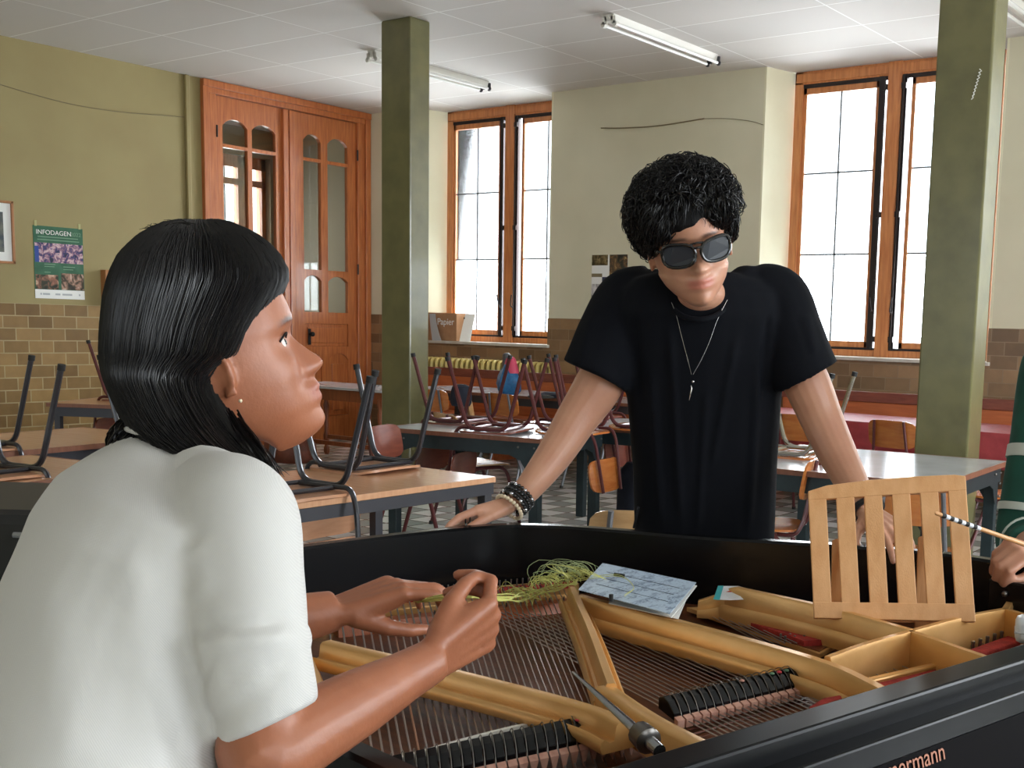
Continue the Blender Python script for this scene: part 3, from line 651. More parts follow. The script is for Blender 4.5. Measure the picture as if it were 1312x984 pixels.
# T1 tan tables left and centre
table(-3.80, 3.02, .76, 1.62, 0, TOP, 'tabletan', 'darksteel', apron=.05, inset=.012, label= 'tan-topped table just behind the piano curve, carrying two upturned black chairs')
table(-4.92, 2.05, .80, 1.70, math.radians(8), TOP, 'tabletan', 'darksteel', 'tan-topped table beside the woman\'s back, nearest the tiled wall corner of the frame', edge='tableedge')
table(-6.05, 2.95, .80, 1.7, math.radians(8), TOP, 'tabletan', 'darksteel', 'tan-topped table close to the tiled wall, behind the other tan tables', edge='tableedge')
# T2 green steel tables
table(-5.02, 5.62, 1.16, .86, math.radians(9), TOP, 'tablegrey', 'green', 'white-topped table with dark green bolted steel frame beside the narrower pillar', edge='tableedge', gusset=True, legs=.06, apron=.085)
table(-4.72, 6.62, 1.16, .80, math.radians(9), TOP, 'tablegrey', 'green', 'dark-framed table behind the man\'s bare forearm, carrying a maroon upturned chair', edge='tableedge', gusset=True, legs=.06, apron=.085)
# T3
table(-2.52, 5.68, 1.2, 1.22, math.radians(4), TOP, 'tablegrey', 'green', 'grey-topped table with dark green frame under the chrome upturned chair, behind the man', edge='tableedge', gusset=True, legs=.06, apron=.085)

# upturned chairs
G1 = 'upturned chairs on the tan tables'; G2 = 'upturned maroon chairs on the green framed table'
D = math.radians
chair('tubeblack', 'plytan', -3.60, 2.84, D(180), 'black-framed chair upturned at the front corner of the middle tan table, nearest the woman\'s chin', G1, TOP)
chair('tubeblack', 'plytan', -4.00, 3.60, D(4), 'black-framed chair upturned at the far end of the middle tan table', G1, TOP)
chair('tubeblack', 'plytan', -4.83, 2.31, D(188), 'black-framed chair upturned beside the woman\'s hair, its back hanging over the near table edge', G1, TOP)
chair('tubeblack', 'plytan', -5.38, 3.52, D(8), 'black-framed chair upturned on the rear tan table, its legs touching the woman\'s hair outline', G1, TOP)
chair('tubeblack', 'plytan', -5.80, 2.70, D(188), 'black-framed chair upturned on the rear tan table, cut by the edge of the view', G1, TOP)
chair('tubered', 'plydark', -8.42, 5.22, D(30), 'maroon-framed chair upturned far back against the tiled wall beside the woman\'s hair', G1, TOP)
chair('tubered', 'plydark', -5.42, 5.72, D(10), 'maroon-framed chair upturned right beside the narrower pillar', G2, TOP)
chair('tubered', 'plydark', -4.86, 5.45, D(20), 'maroon-framed chair upturned at the front corner of the green framed table', G2, TOP)
chair('tubered', 'plydark', -4.92, 6.30, D(12), 'maroon-framed chair upturned on the second green framed table, just left of the man\'s elbow', G2, TOP)
chair('tubered', 'plydark', -5.2, 6.85, D(190), 'maroon-framed chair upturned farthest back on the second green framed table', G2, TOP)
chair('tubered', 'ply', -4.38, 6.36, D(190), 'maroon-framed chair upturned between the man\'s forearm and shirt, orange back hanging below the table', G2, TOP)
chair('tubered', 'ply', -4.50, 5.75, D(190), 'maroon-framed chair upturned behind the man\'s forearm, only its orange hanging back showing', G2, TOP)
chair('tubechrome', 'ply', -2.90, 5.66, D(8), 'pale metal-framed chair upturned on the grey-topped table behind the man\'s arm', 'upturned pale metal chair', TOP)
table(-8.42, 5.27, .8, 1.2, D(30), TOP, 'tabletan', 'darksteel', 'table against the tiled side wall, mostly hidden behind the woman\'s head', edge='tableedge')

# upright chairs
G3 = 'upright plywood chairs around the room'
q = onz(822, 640, .75)
chair('tubegrey', 'plylight', ond(822, 655, 4.25).x, ond(822, 655, 4.25).y, D(128), 'pale plywood chair with a shiny curved back right behind the standing man', G3)
q = ond(1174, 650, 5.27); chair('tubegrey', 'ply', q.x, q.y, D(108), 'orange plywood chair whose back shows through the slats of the book stand', G3)
q = ond(975, 645, 5.9); chair('tubered', 'ply', q.x, q.y, D(200), 'orange plywood chair tucked below the grey-topped table, next to the man\'s hip', G3)
q = ond(540, 590, 6.9); chair('tubered', 'plydark', q.x, q.y, D(20), 'red-brown plywood chair standing beside the base of the narrower pillar', G3)
q = ond(610, 605, 8.2); chair('tubered', 'plylight', q.x, q.y, D(70), 'upright chair with a shiny seat seen below the green framed table', G3)
q = ond(1037, 548, 9.0); chair('tubered', 'ply', q.x, q.y, D(95), 'orange plywood chair at the pink-topped table, beside the man\'s sleeve', G3)
q = ond(1164, 552, 8.6); chair('tubered', 'ply', q.x, q.y, D(82), 'orange plywood chair at the pink-topped table, half behind the wide pillar', G3)
q = ond(1290, 590, 7.2); chair('tubered', 'ply', q.x, q.y, D(25), 'orange plywood chair just past the wide pillar, turned sideways', G3)
q = ond(668, 505, 10.6); chair('tubegrey', 'ply', q.x, q.y, D(85), 'orange plywood chair at the long white-topped table, below the blue bag', G3)
q = ond(768, 500, 10.2); chair('tubegrey', 'ply', q.x, q.y, D(85), 'orange plywood chair at the long white-topped table, nearest the man\'s sleeve', G3)
q = ond(570, 505, 11.0); chair('tubegrey', 'ply', q.x, q.y, D(100), 'orange plywood chair at the long white-topped table, right next to the narrower pillar', G3)
q = ond(640, 525, 9.6); chair('tubegrey', 'plylight', q.x, q.y, D(40), 'pale round-backed plywood chair between the green framed table and the long white-topped table', G3)

# long tables at the back
table(-7.1, 8.62, 3.0, .78, D(0), TOP + .01, 'tablegrey', 'darksteel', 'long white-topped table in front of the cream radiator', edge='tableedge')
t = table(-3.2, 8.55, 4.2, .78, D(-6), TOP, 'bench', 'darksteel', 'long table with a red cloth in front of the wall bench')
tc = thing('red_tablecloth', 'shiny red tablecloth draped over the long table by the wall bench', 'tablecloth', (-3.2, 8.55, .75))
m = MB(); R6 = Matrix.Rotation(D(-6), 3, 'Z')
rows = []
for k, (yy, zz) in enumerate(((-.41, .50), (-.405, .60), (-.40, .70), (-.395, .752), (0, .757), (.395, .752), (.405, .6))):
    rows.append([(R6 @ V(-2.12 + 4.24 * i / 40, yy - (.012 * math.sin(i * 1.3) if zz < .74 else 0), zz)) + V(-3.2, 8.55, .001) for i in range(41)])
vs = [p for r in rows for p in r]; fs = [(i * 41 + j, i * 41 + j + 1, (i + 1) * 41 + j + 1, (i + 1) * 41 + j) for i in range(len(rows) - 1) for j in range(40)]
m.add(vs, fs); o = m.build('cloth', 'cloth_red', tc); s = o.modifiers.new('thickness', 'SOLIDIFY'); s.thickness = .003
# antique side table near the door
at = thing('side_table', 'old dark wooden side table with turned legs in front of the double door', 'table', (-9.15, 8.0, 0))
x0, x1, y0, y1 = -9.82, -8.3, 7.66, 8.30
MB().span((x0, y0, .735), (x1, y1, .76)).build('tabletop', 'tablegrey', at, smooth=False, bevel=.004)
MB().span((x0 + .08, y0 + .07, .62), (x1 - .08, y1 - .07, .735)).build('apron', 'antique', at, smooth=False)
for x in (x0 + .11, x1 - .11):
    for y in (y0 + .1, y1 - .1):
        m = MB().lathe((x, y, 0), [(.02, 0), (.032, .03), (.03, .07), (.018, .10), (.03, .16), (.034, .2), (.022, .24), (.026, .40), (.034, .52), (.022, .56), (.034, .6), (.036, .66)], 14); m.build('turned_leg', 'antique', at)
MB().span((x0 + .1, y0 + .085, .17), (x1 - .1, y0 + .115, .21)).span((x0 + .1, y1 - .115, .17), (x1 - .1, y1 - .085, .21)).build('stretcher', 'antique', at, smooth=False)

# bag and clutter on the long table
q = ond(652, 492, 10.9)
bg = thing('drawstring_bag', 'crumpled blue and pink bag standing on the long white-topped table', 'bag', (q.x, q.y, .76)); bx, by_ = q.x, q.y
m = MB(); rings = []
for z, r in ((0, .10), (.04, .13), (.1, .14), (.17, .12), (.23, .09), (.28, .06)):
    rings.append([V(bx + r * (1 + .18 * math.sin(3 * a + z * 20)) * math.cos(a) * .85, by_ + r * (1 + .15 * math.cos(4 * a)) * math.sin(a) * .8, .762 + z) for a in np.linspace(0, 2 * PI, 20, endpoint=False)])
m.loft(rings); m.build('bag_body', 'blue', bg)
m = MB(); m.loft([[V(bx + .02 + r * math.cos(a), by_ + r * .8 * math.sin(a), .762 + z) for a in np.linspace(0, 2 * PI, 14, endpoint=False)] for z, r in ((.2, .085), (.27, .07), (.33, .05), (.35, .03))]); m.build('pink_lining', 'pink', bg)
m = MB(); m.loft([[V(bx - .03 + r * math.cos(a), by_ + r * .8 * math.sin(a), .762 + z) for a in np.linspace(0, 2 * PI, 14, endpoint=False)] for z, r in ((.2, .05), (.30, .045), (.37, .04), (.385, .02))]); m.build('bag_neck', 'tubegrey', bg)
def softbox(nm, px_, py_, d, z, sz, m_, lab, cat):
    q = ond(px_, py_, d); b = MB(); b.loft([[V(q.x + sz[0] * k * math.cos(a) * (1 + .1 * math.sin(3 * a)), q.y + sz[1] * k * math.sin(a), z + sz[2] * h) for a in np.linspace(0, 2 * PI, 16, endpoint=False)] for h, k in ((0, .85), (.15, 1), (.6, .98), (.9, .8), (1, .45))])
    return tag(b.build(nm, m_), lab, cat)
softbox('pencil_case', 715, 490, 10.6, .762, (.2, .12, .05), 'navy', 'flat dark pencil case lying on the long white-topped table', 'pencil case')
softbox('pencil_case', 692, 498, 10.5, .762, (.13, .1, .03), 'rubber', 'small black pouch on the long white-topped table beside the chair legs', 'pouch')
softbox('jacket', 590, 518, 9.3, .76, (.09, .08, .17), 'navy', 'dark blue jacket heap behind the green framed table', 'jacket')
softbox('shoulder_bag', 812, 600, 8.0, .0, (.12, .12, .50), 'navy', 'dark bag on the floor behind the standing man', 'bag')
q = onz(372, 588, 0.02); tb = thing('leather_bag', 'brown leather bag with strap on the floor below the woman\'s chin', 'bag', (q.x, q.y, 0))
m = MB(); m.loft([[V(q.x + .32 * k * math.cos(a), q.y + .22 * k * math.sin(a), h) for a in np.linspace(0, 2 * PI, 20, endpoint=False)] for h, k in ((0, .9), (.05, 1), (.18, .95), (.27, .7), (.31, .35))]); m.build('bag_body', 'leather', tb)
MB().tube(catmull([V(q.x - .25, q.y, .2), V(q.x - .18, q.y - .1, .42), V(q.x + .05, q.y - .12, .5), V(q.x + .24, q.y, .25)], 5), .014, 6).build('strap', 'rubber', tb)
# black case at the left edge
eq = thing('equipment_case', 'black padded case with a metal latch at the left edge, behind the woman\'s back', 'case', tuple(onz(-10, 700, .0)))
a = ond(-60, 700, 2.7); b = ond(90, 700, 2.7); d = (b - a); d.z = 0; d = d.normalized(); n = V(-d.y, d.x, 0)
zt = ond(30, 655, 2.7).z; eq.location = (a.x, a.y, 0); eq['_o'] = [a.x, a.y, 0]
m = MB(); L = 0.36
P = [a - d * .35, a + d * (L - .02), a + d * (L - .02) + n * .5, a - d * .35 + n * .5]
m.loft([[V(p.x, p.y, z) for p in P] for z in (.0, zt)]); m.build('case_body', 'blacksatin', eq, smooth=False, bevel=.03)
m = MB(); c = ond(40, 684, 2.69); m.tube([V(c.x, c.y, c.z) - d * .03 - n * .02, V(c.x, c.y, c.z) + d * .03 - n * .02], .007, 8); m.build('latch', 'steel', eq)
# ============================================================ GRAND PIANO
pn = thing('grand_piano', 'open black baby grand piano with gold plate, lid removed, filling the foreground', 'piano', (-1.1, 1.4, 0))
rimpts = [(-.16, 2.14), (-.40, 2.185), (-.66, 2.20), (-.793, 2.201), (-.952, 2.155), (-1.095, 2.092), (-1.231, 2.028), (-1.401, 1.975), (-1.53, 1.925), (-1.633, 1.842), (-1.690, 1.70), (-1.729, 1.5), (-1.748, 1.34), (-1.752, 1.15), (-1.73, .98), (-1.66, .88), (-1.52, .835), (-1.2, .79), (-.8, .735), (-.42, .68), (-.20, .65)]
sm = catmull([V(x, y, 0) for x, y in rimpts], 5)
def offs(pts, d):
    out = []
    for i, p in enumerate(pts):
        t = (pts[min(i + 1, len(pts) - 1)] - pts[max(i - 1, 0)]).normalized(); out.append(p + V(-t.y, t.x, 0) * d)
    return out
inn = offs(sm, .032)
rim = MB(); rings = []
for p, q in zip(sm, inn):
    rings.append([V(p.x, p.y, .60), V(p.x, p.y, .995), V(p.x * .85 + q.x * .15, p.y * .85 + q.y * .15, 1.0), V(p.x * .15 + q.x * .85, p.y * .15 + q.y * .85, 1.0), V(q.x, q.y, .995), V(q.x, q.y, .60)])
rim.loft(rings); rim.build('rim', 'black', pn, ang=30)
# bottom + soundboard
bd = MB(); poly = [(p.x, p.y) for p in inn]; bd.prism(poly, .60, .63); bd.build('bottom_board', 'blacksatin', pn, smooth=False)
bd = MB(); bd.prism([(p.x, p.y) for p in inn if p.x < -.62] , .850, .860); bd.build('soundboard', 'sound', pn, smooth=False)
E1 = V(.143, .99, 0).normalized(); E2 = V(-.99, .143, 0)
# keyboard zone: fallboard, front rail, keys, cheeks
FA = onz(980, 923, .99); FB = onz(1312, 824, .99); fd = (FB - FA).normalized(); fn = V(fd.y, -fd.x, 0)   # fn points towards the player
if fn.x < 0: fn = -fn
S0 = FA - fd * ((FA.y - .745) / fd.y); S1 = FA + fd * ((2.145 - FA.y) / fd.y)
def strip(nm, a0, a1, z0, z1, m_, bevel=.003):
    m = MB(); m.loft([[S0 + fn * a0 + V(0, 0, z0 - .99), S0 + fn * a1 + V(0, 0, z0 - .99), S0 + fn * a1 + V(0, 0, z1 - .99), S0 + fn * a0 + V(0, 0, z1 - .99)], [S1 + fn * a0 + V(0, 0, z0 - .99), S1 + fn * a1 + V(0, 0, z0 - .99), S1 + fn * a1 + V(0, 0, z1 - .99), S1 + fn * a0 + V(0, 0, z1 - .99)]])
    return m.build(nm, m_, pn, smooth=False, bevel=bevel)
strip('top_rail', 0, .046, .955, .99, 'railblack', .004)
strip('fallboard_edge', .040, .072, .93, .962, 'railblack', .003)
# fallboard face leaning back from the player
m = MB(); a, b = .062, .105
m.loft([[P + fn * a + V(0, 0, -.055), P + fn * b + V(0, 0, -.235), P + fn * (b - .03) + V(0, 0, -.235), P + fn * (a - .03) + V(0, 0, -.055)] for P in (S0, S1)]); m.build('fallboard', 'fallboard', pn, smooth=False, bevel=.003)
slope = (fn * (b - a) + V(0, 0, -.18)).normalized()
def onface(px_, py_):  # point of the fallboard face seen at a pixel
    d = ray(px_, py_); nrm = fd.cross(slope); P0 = S0 + fn * a + V(0, 0, -.055); return ORG + d * ((P0 - ORG).dot(nrm) / d.dot(nrm))
tb_ = onface(1211, 972); nrmf = slope.cross(fd).normalized()
if nrmf.dot(fn) < 0: nrmf = -nrmf
txt = text_obj('Zimmermann', 'maker_lettering', 'gold_letter', tb_ + nrmf * .0012, fd, -slope, .031, pn, .0004, 'RIGHT')
# keys in front
kb = MB(); kb.loft([[P + fn * .11 + V(0, 0, -.36), P + fn * .30 + V(0, 0, -.36), P + fn * .30 + V(0, 0, -.29), P + fn * .11 + V(0, 0, -.29)] for P in (S0 + fd * .05, S1 - fd * .05)]); kb.build('key_bed', 'black', pn, smooth=False)
wk = MB(); bkk = MB(); n = 52; L = (S1 - S0).length - .14
for i in range(n):
    c = S0 + fd * (.07 + L * (i + .5) / n); w = L / n * .47
    wk.loft([[c - fd * w + fn * .11 + V(0, 0, z), c + fd * w + fn * .11 + V(0, 0, z), c + fd * w + fn * .26 + V(0, 0, z), c - fd * w + fn * .26 + V(0, 0, z)] for z in (-.285, -.262)])
    if i % 7 not in (1, 4):
        c2 = S0 + fd * (.07 + L * i / n); bkk.loft([[c2 - fd * .005 + fn * .11 + V(0, 0, z), c2 + fd * .005 + fn * .11 + V(0, 0, z), c2 + fd * .005 + fn * .20 + V(0, 0, z), c2 - fd * .005 + fn * .20 + V(0, 0, z)] for z in (-.262, -.250)])
kb = wk.build('white_keys', 'white', pn, smooth=False); kb['kind'] = 'stuff'; kb = bkk.build('black_keys', 'black', pn, smooth=False); kb['kind'] = 'stuff'
for nm, P, s in (('key_cheek', S0, 1), ('key_cheek', S1, -1)):
    m = MB(); m.loft([[P + fn * .06 + V(0, 0, z), P + fn * .30 + V(0, 0, z), P + fn * .30 + fd * s * .05 + V(0, 0, z), P + fn * .06 + fd * s * .05 + V(0, 0, z)] for z in (-.32, -.20)]); m.build(nm, 'black', pn, smooth=False, bevel=.006)
# treble end block with screw
blk = MB(); A = onz(1266, 741, .975); B_ = onz(1330, 752, .975)
d_ = (B_ - A); d_.z = 0; d_ = d_.normalized(); nn = V(-d_.y, d_.x, 0)
blk.loft([[V(q.x, q.y, z) for q in (A, A + d_ * .28, A + d_ * .28 + nn * .16, A + nn * .10)] for z in (.86, .975)]); blk.build('treble_block', 'black', pn, smooth=False, bevel=.004)
q = onz(1287, 757, .955) ; MB().ball(V(A.x, A.y, .952) + d_ * .035 - nn * .003, .006, 10, 6).build('block_screw', 'pin', pn)
# legs, simple turned block legs
for x, y in ((-.42, .80), (-.42, 2.02), (-1.52, 1.25)):
    m = MB(); m.lathe((x, y, 0), [(.02, 0), (.03, .02), (.03, .06), (.035, .07), (.042, .45), (.06, .52), (.06, .60)], 4); m.build('leg', 'black', pn, smooth=False, bevel=.004)

# ---- gold plate
ZP = .882
def strut(nm, pts, zs, w=.030, zb=.868, prof='I', bead=True):
    P = [V(p.x, p.y, 0) for p in pts]; rings = []
    for i, p in enumerate(P):
        t = (P[min(i + 1, len(P) - 1)] - P[max(i - 1, 0)]).normalized(); s = V(-t.y, t.x, 0); zt = zs[i] if hasattr(zs, '__len__') else zs; h = zt - zb
        if bead: pr = [(-.92, 0), (-1.02, .2), (-.98, .42), (-.84, .5), (-.6, .36), (-.42, .40), (-.34, .9), (-.22, 1.0), (.22, 1.0), (.34, .9), (.42, .40), (.6, .36), (.84, .5), (.98, .42), (1.02, .2), (.92, 0)]
        else: pr = [(-.5, 0), (-.42, .9), (-.3, 1), (.3, 1), (.42, .9), (.5, 0)]
        rings.append([p + s * (u * w) + V(0, 0, zb + v * h) for u, v in pr])
    m = MB(); m.loft(rings); return m.build(nm, 'gold', pn, ang=50)
def Z(x, y, z=.93): return onz(x, y, z)
A0, A1 = Z(418, 821), Z(748, 903)
strut('plate_strut', catmull([A0, Z(600, 864), A1, Z(800, 925)], 6), .93, w=.036, zb=.894)
strut('plate_strut', catmull([Z(742, 762, .935), Z(900, 803, .935), Z(1010, 833, .935), Z(1075, 854, .935), Z(1131, 881, .935), Z(1170, 905, .93)], 6), .935, w=.032, zb=.884)
strut('plate_strut', catmull([Z(733, 748, .94), Z(757, 805, .935), Z(783, 880, .93)], 6), .935, w=.024, zb=.890)
strut('plate_strut', catmull([Z(775, 878, .93), Z(835, 918, .93), Z(905, 955, .93), Z(960, 990, .93)], 6), .93, w=.034, bead=False, zb=.885)
strut('plate_strut', catmull([Z(392, 826, .93), Z(412, 878, .93), Z(440, 975, .93), Z(455, 1030, .93)], 5), .925, w=.018)
strut('plate_strut', catmull([Z(895, 769, .905), Z(928, 768, .91), Z(952, 757, .935), Z(1060, 777, .94), Z(1166, 806, .94)], 6), [.905 + (.035 * min(1, i / 11)) for i in range(25)], w=.026, zb=.876)
strut('capo_bar', catmull([Z(1060, 848, .93), Z(1110, 826, .935), Z(1168, 806, .94), Z(1235, 788, .94), Z(1288, 778, .94)], 5), .938, w=.016, bead=False)
strut('plate_strut', [Z(1166, 806, .94), Z(1262, 843, .935), Z(1290, 856, .93)], .938, w=.018, bead=False)
strut('plate_strut', [Z(1288, 778, .94), Z(1340, 797, .935), Z(1380, 812, .93)], .938, w=.018, bead=False)
strut('plate_strut', [Z(1288, 778, .94), Z(1300, 760, .94)], .938, w=.018, bead=False)
# plate web : tail edge below the hitch pins, treble flange, tuning-pin field
def flat(nm, px, z0, z1, m_, **k):
    return MB().prism([(onz(x, y, z1).x, onz(x, y, z1).y) for x, y in px], z0, z1).build(nm, m_, pn, smooth=False, **k)
hp = [(398, 775), (450, 768), (560, 757), (640, 750), (700, 745), (742, 742)]
hp2 = [(742, 760), (700, 763), (640, 767), (560, 775), (450, 786), (398, 793)]
flat('hitch_plate', hp + hp2, .868, ZP, 'gold', bevel=.002)
flat('red_felt_strip', [(400, 777), (560, 759), (700, 747), (738, 744), (738, 751), (640, 757), (560, 765), (400, 784)], ZP, ZP + .004, 'redfelt')
flat('hitch_plate', [(880, 778), (940, 776), (1060, 806), (1085, 818), (1050, 838), (1005, 822)], .866, .874, 'gold')
flat('treble_soundboard', [(900, 786), (950, 784), (1075, 818), (1050, 834), (1010, 822)], .874, .876, 'sound')
flat('red_felt_strip', [(962, 798), (985, 793), (1085, 812), (1090, 818), (1030, 821), (1005, 812)], .876, .886, 'redfelt')
flat('red_felt_strip', [(750, 798), (840, 806), (838, 812), (752, 812)], .866, .880, 'redfelt')
flat('pin_block_plate', [(800, 984), (930, 955), (1010, 925), (1130, 886), (1200, 862), (1320, 818), (1320, 800), (1200, 845), (1120, 872), (1060, 880), (1000, 905), (900, 940), (700, 1010)], .860, .868, 'sound')
flat('red_felt_strip', [(1035, 905), (1055, 893), (1078, 889), (1082, 899), (1050, 912)], .868, .912, 'redfelt', bevel=.004)
for px in ([(1115, 872), (1190, 850), (1205, 856), (1125, 884)], [(1232, 835), (1330, 800), (1340, 808), (1245, 843)]): flat('red_felt_strip', px, .868, .893, 'redfelt', bevel=.003)
flat('pressure_bar', [(1108, 868), (1205, 846), (1207, 850), (1110, 873)], .872, .900, 'gold', bevel=.003)
# bridges
def bar(nm, pts, w, z0, z1, m_):
    P = catmull([V(p.x, p.y, 0) for p in pts], 5); m = MB(); rings = []
    for i, p in enumerate(P):
        t = (P[min(i + 1, len(P) - 1)] - P[max(i - 1, 0)]).normalized(); s = V(-t.y, t.x, 0); rings.append([p + s * w + V(0, 0, z0), p + s * w * .7 + V(0, 0, z1), p - s * w * .7 + V(0, 0, z1), p - s * w + V(0, 0, z0)])
    m.loft(rings); return m.build(nm, m_, pn, smooth=False)
bar('bass_bridge', [onz(430, 800, .88), onz(560, 786, .88), onz(660, 776, .88), onz(735, 768, .88)], .020, .858, .880, 'bench')
bar('treble_bridge', [onz(770, 812, .88), onz(900, 838, .88), onz(960, 850, .88)], .018, .858, .878, 'sound')
for k in range(34):
    x = 428 + k * 9.2; y = 800 - (x - 428) * .108; c = onz(x, y, .882); MB().cyl(c - V(0, 0, .004), c + V(0, 0, .006), .0017, n=6).build('bridge_pin', 'pin', pn) if k % 2 == 0 else None

# ---- strings
def string(px0, px1, z0, z1, r, m_='string'):
    a = onz(*px0, z0); b = onz(*px1, z1); MB().tube([a, b], r, 6).build('string', m_, pn)
NB = 38
for i in range(NB):
    t = i / (NB - 1); t2 = t ** .80
    far = (418 + 300 * t2, 776 - 30 * t2); near = (446 + 352 * t2, 990 - 66 * t2)
    string(far, near, .886, .888, .0017 - .0006 * t, 'copper' if i in (7,) else 'string')
for i in range(24):
    t = i / 23; near = (842 + 175 * t, 903 - 39 * t); N_ = onz(*near, .886); d = V(-.29, .123, 0).normalized()
    L = .62 - .24 * t; F_ = N_ + d * L
    m = MB(); m.tube([N_, F_], .0011, 5); m.build('string', 'string', pn)
    m = MB(); m.tube([N_, N_ - d * .16], .0011, 5); m.build('string', 'string', pn)
for i in range(14):
    t = i / 13; string((905 + 120 * t, 786 + 22 * t), (975 + 100 * t, 824 - 0 * t), .880, .880, .0009)
for i in range(9):
    t = i / 8; string((1085 + 80 * t, 862 - 28 * t), (1125 + 85 * t, 884 - 34 * t), .884, .886, .0009)
for i in range(8):
    t = i / 7; string((1215 + 75 * t, 822 - 28 * t), (1250 + 85 * t, 842 - 36 * t), .884, .886, .0009)
# hitch pins
hpm = None
def hpin(c, h=.016, r=.0016, nm='hitch_pin'):
    global hpm
    if hpm is None or hpm.get('k') != nm:
        o = MB().cyl((0, 0, 0), (0, 0, h), r, n=6).ball((0, 0, h), r * 1.25, 6, 4).build(nm, 'pin'); o['k'] = nm; hpm = o
    else: o = hpm.copy(); COL.objects.link(o); 
    o.parent = pn; o.location = Vector(c) - Vector(pn['_o'])
    return o
for i in range(46):
    x = 405 + i * 7.35; y = 776 - (x - 405) * .093; hpin(onz(x, y, ZP + .002))
hpm = None
for i in range(15):
    x = 918 + i * 6.5; y = 786 + i * .55 - abs(i - 7) * .1; c = onz(x, y - 6 + i * .1, .874); hpin(c, .013, .0016, 'treble_hitch_pin')
hpm = None
for i in range(14):
    x = 1000 + i * 6; c = onz(x, 820 - i * .2 + (i % 2) * 3, .876); hpin(c, .010, .002, 'agraffe')
hpm = None
for i in range(11):
    x = 1218 + i * 9.2 if i > 2 else 1180 + i * 11; y = 852 - (x - 1218) * .36 if i > 2 else 862 - i * 5; c = onz(x, y, .874); hpin(c, .026, .0032, 'tuning_pin')

# ---- dampers, two sections
def dampers(pxa, pxb, n, d, z, L, felt, dots, wire=True):
    A = onz(*pxa, z); B = onz(*pxb, z); row = (B - A).normalized(); sp = (B - A).length / n
    for i in range(n):
        c = A + (B - A) * ((i + .5) / n); w = sp * .40
        R = [(0, .0), (0, .016), (.012, .021), (L * .6, .017), (L, .004), (L, -.006)]
        m = MB(); m.loft([[c + row * s * w + d * u + V(0, 0, v) for u, v in R] for s in (-1, 1)]); o = m.build('damper', 'black', pn, smooth=False, bevel=.0015)
        if wire:
            k = MB(); k.tube(catmull([c + row * sp * .5 + d * (-.006) + V(0, 0, .014), c + row * sp * .5 + d * L * .3 + V(0, 0, .024), c + row * sp * .5 + d * L * .8 + V(0, 0, .012), c + row * sp * .5 + d * (L + .006) + V(0, 0, -.012)], 3), .0007, 5); k.build('damper_wire', 'pin', o)
        f = MB()
        f.loft([[c + row * w * 1.05 * s + d * (L + .001) + V(0, 0, v) for s, v in ((-1, -.002), (1, -.002), (.15, -.026), (-.15, -.026))], [c + row * w * 1.05 * s + d * (L + .012) + V(0, 0, v) for s, v in ((-1, -.006), (1, -.006), (.15, -.028), (-.15, -.028))]] if felt == 'wedge' else [[c + row * w * s + d * (L + .001) + V(0, 0, v) for s, v in ((-1, 0), (1, 0), (1, -.013), (-1, -.013))], [c + row * w * s + d * (L + .010) + V(0, 0, v) for s, v in ((-1, -.003), (1, -.003), (1, -.015), (-1, -.015))]])
        f.build('damper_felt', 'pinkfelt', o, smooth=False)
        if i in dots:
            MB().ball(c + d * L * .45 + V(0, 0, .020), .0042, 8, 6, (1, 1, .5)).build('marking_dot', dots[i], o)
M['dotgreen'] = mat('green_dot', (90, 130, 100), .4); M['dotred'] = mat('red_dot', (206, 60, 70), .4)
dB = V(.78, -.62, 0).normalized()
dampers((470, 992), (800, 921), 25, dB, .893, .046, 'wedge', {19: 'dotred', 20: 'dotgreen', 22: 'dotgreen', 23: 'dotred'}, wire=True)
dT = V(.92, -.39, 0).normalized()
dampers((842, 908), (1020, 866), 18, dT, .893, .040, 'block', {9: 'pinkfelt', 13: 'dotgreen', 14: 'dotred', 15: 'dotgreen'})
# wires of the action falling from the bass dampers, white rail along the bass dampers
A = onz(462, 985, .896); B = onz(655, 932, .896); C = onz(748, 919, .896); D_ = onz(792, 918, .896)
bar('damper_guide_rail', [A, B, C, D_], .004, .882, .897, 'white')
for i in range(13):
    a = onz(800 - i * 12.3 - 4, 956 + i * 3.2, .875); MB().tube([a, a + dB * .075 + V(0, 0, -.035)], .0013, 5).build('damper_wire', 'string', pn)
for i in range(10):
    p0 = onz(862 + i * 5, 925 + i * 6 - 6, .872 - i * .001); p1 = onz(1022 + i * 3, 880 + i * 5 - 4, .872 - i * .001)
    MB().tube([p0, p1], .0018, 4).build('action_slat', 'plydark', pn, smooth=False) if i < 8 else None
# dark red felt bed under bass damper wires
flat('red_felt_bed', [(640, 1000), (800, 950), (870, 975), (800, 1040)], .835, .845, 'redfelt')

# ============================================================ THINGS ON THE PIANO
# tuning lever
tl = thing('tuning_lever', 'steel tuning lever with tapered shaft lying across the gold plate strut', 'tuning lever', tuple(onz(790, 910, .95)))
a = onz(734, 861, .965); b = onz(815, 935, .950); c = onz(850, 966, .945); t_ = (b - a).normalized(); w_ = t_.cross(V(0, 0, 1)).normalized(); u_ = w_.cross(t_)
m = MB(); rings = []
for k in range(9):
    q = k / 8; p = a.lerp(b, q); rr = .0022 + .0058 * q; rings.append([p + w_ * math.cos(2 * PI * j / 10) * rr + u_ * math.sin(2 * PI * j / 10) * rr * .55 for j in range(10)])
m.loft(rings); m.build('shaft', 'steel', tl)
m = MB(); m.tube([b, b + t_ * .006, b + t_ * .010, b + t_ * .034, b + t_ * .038], [.008, .008, .015, .016, .010], 14); m.build('ferrule', 'pin', tl)
m = MB(); m.tube([b + t_ * .036, b + t_ * .062], [.0085, .008], 12); m.tube([b + t_ * .02 - V(0, 0, .018) , b + t_ * .02 + V(0, 0, .012)], .006, 8); m.build('tip', 'steel', tl)

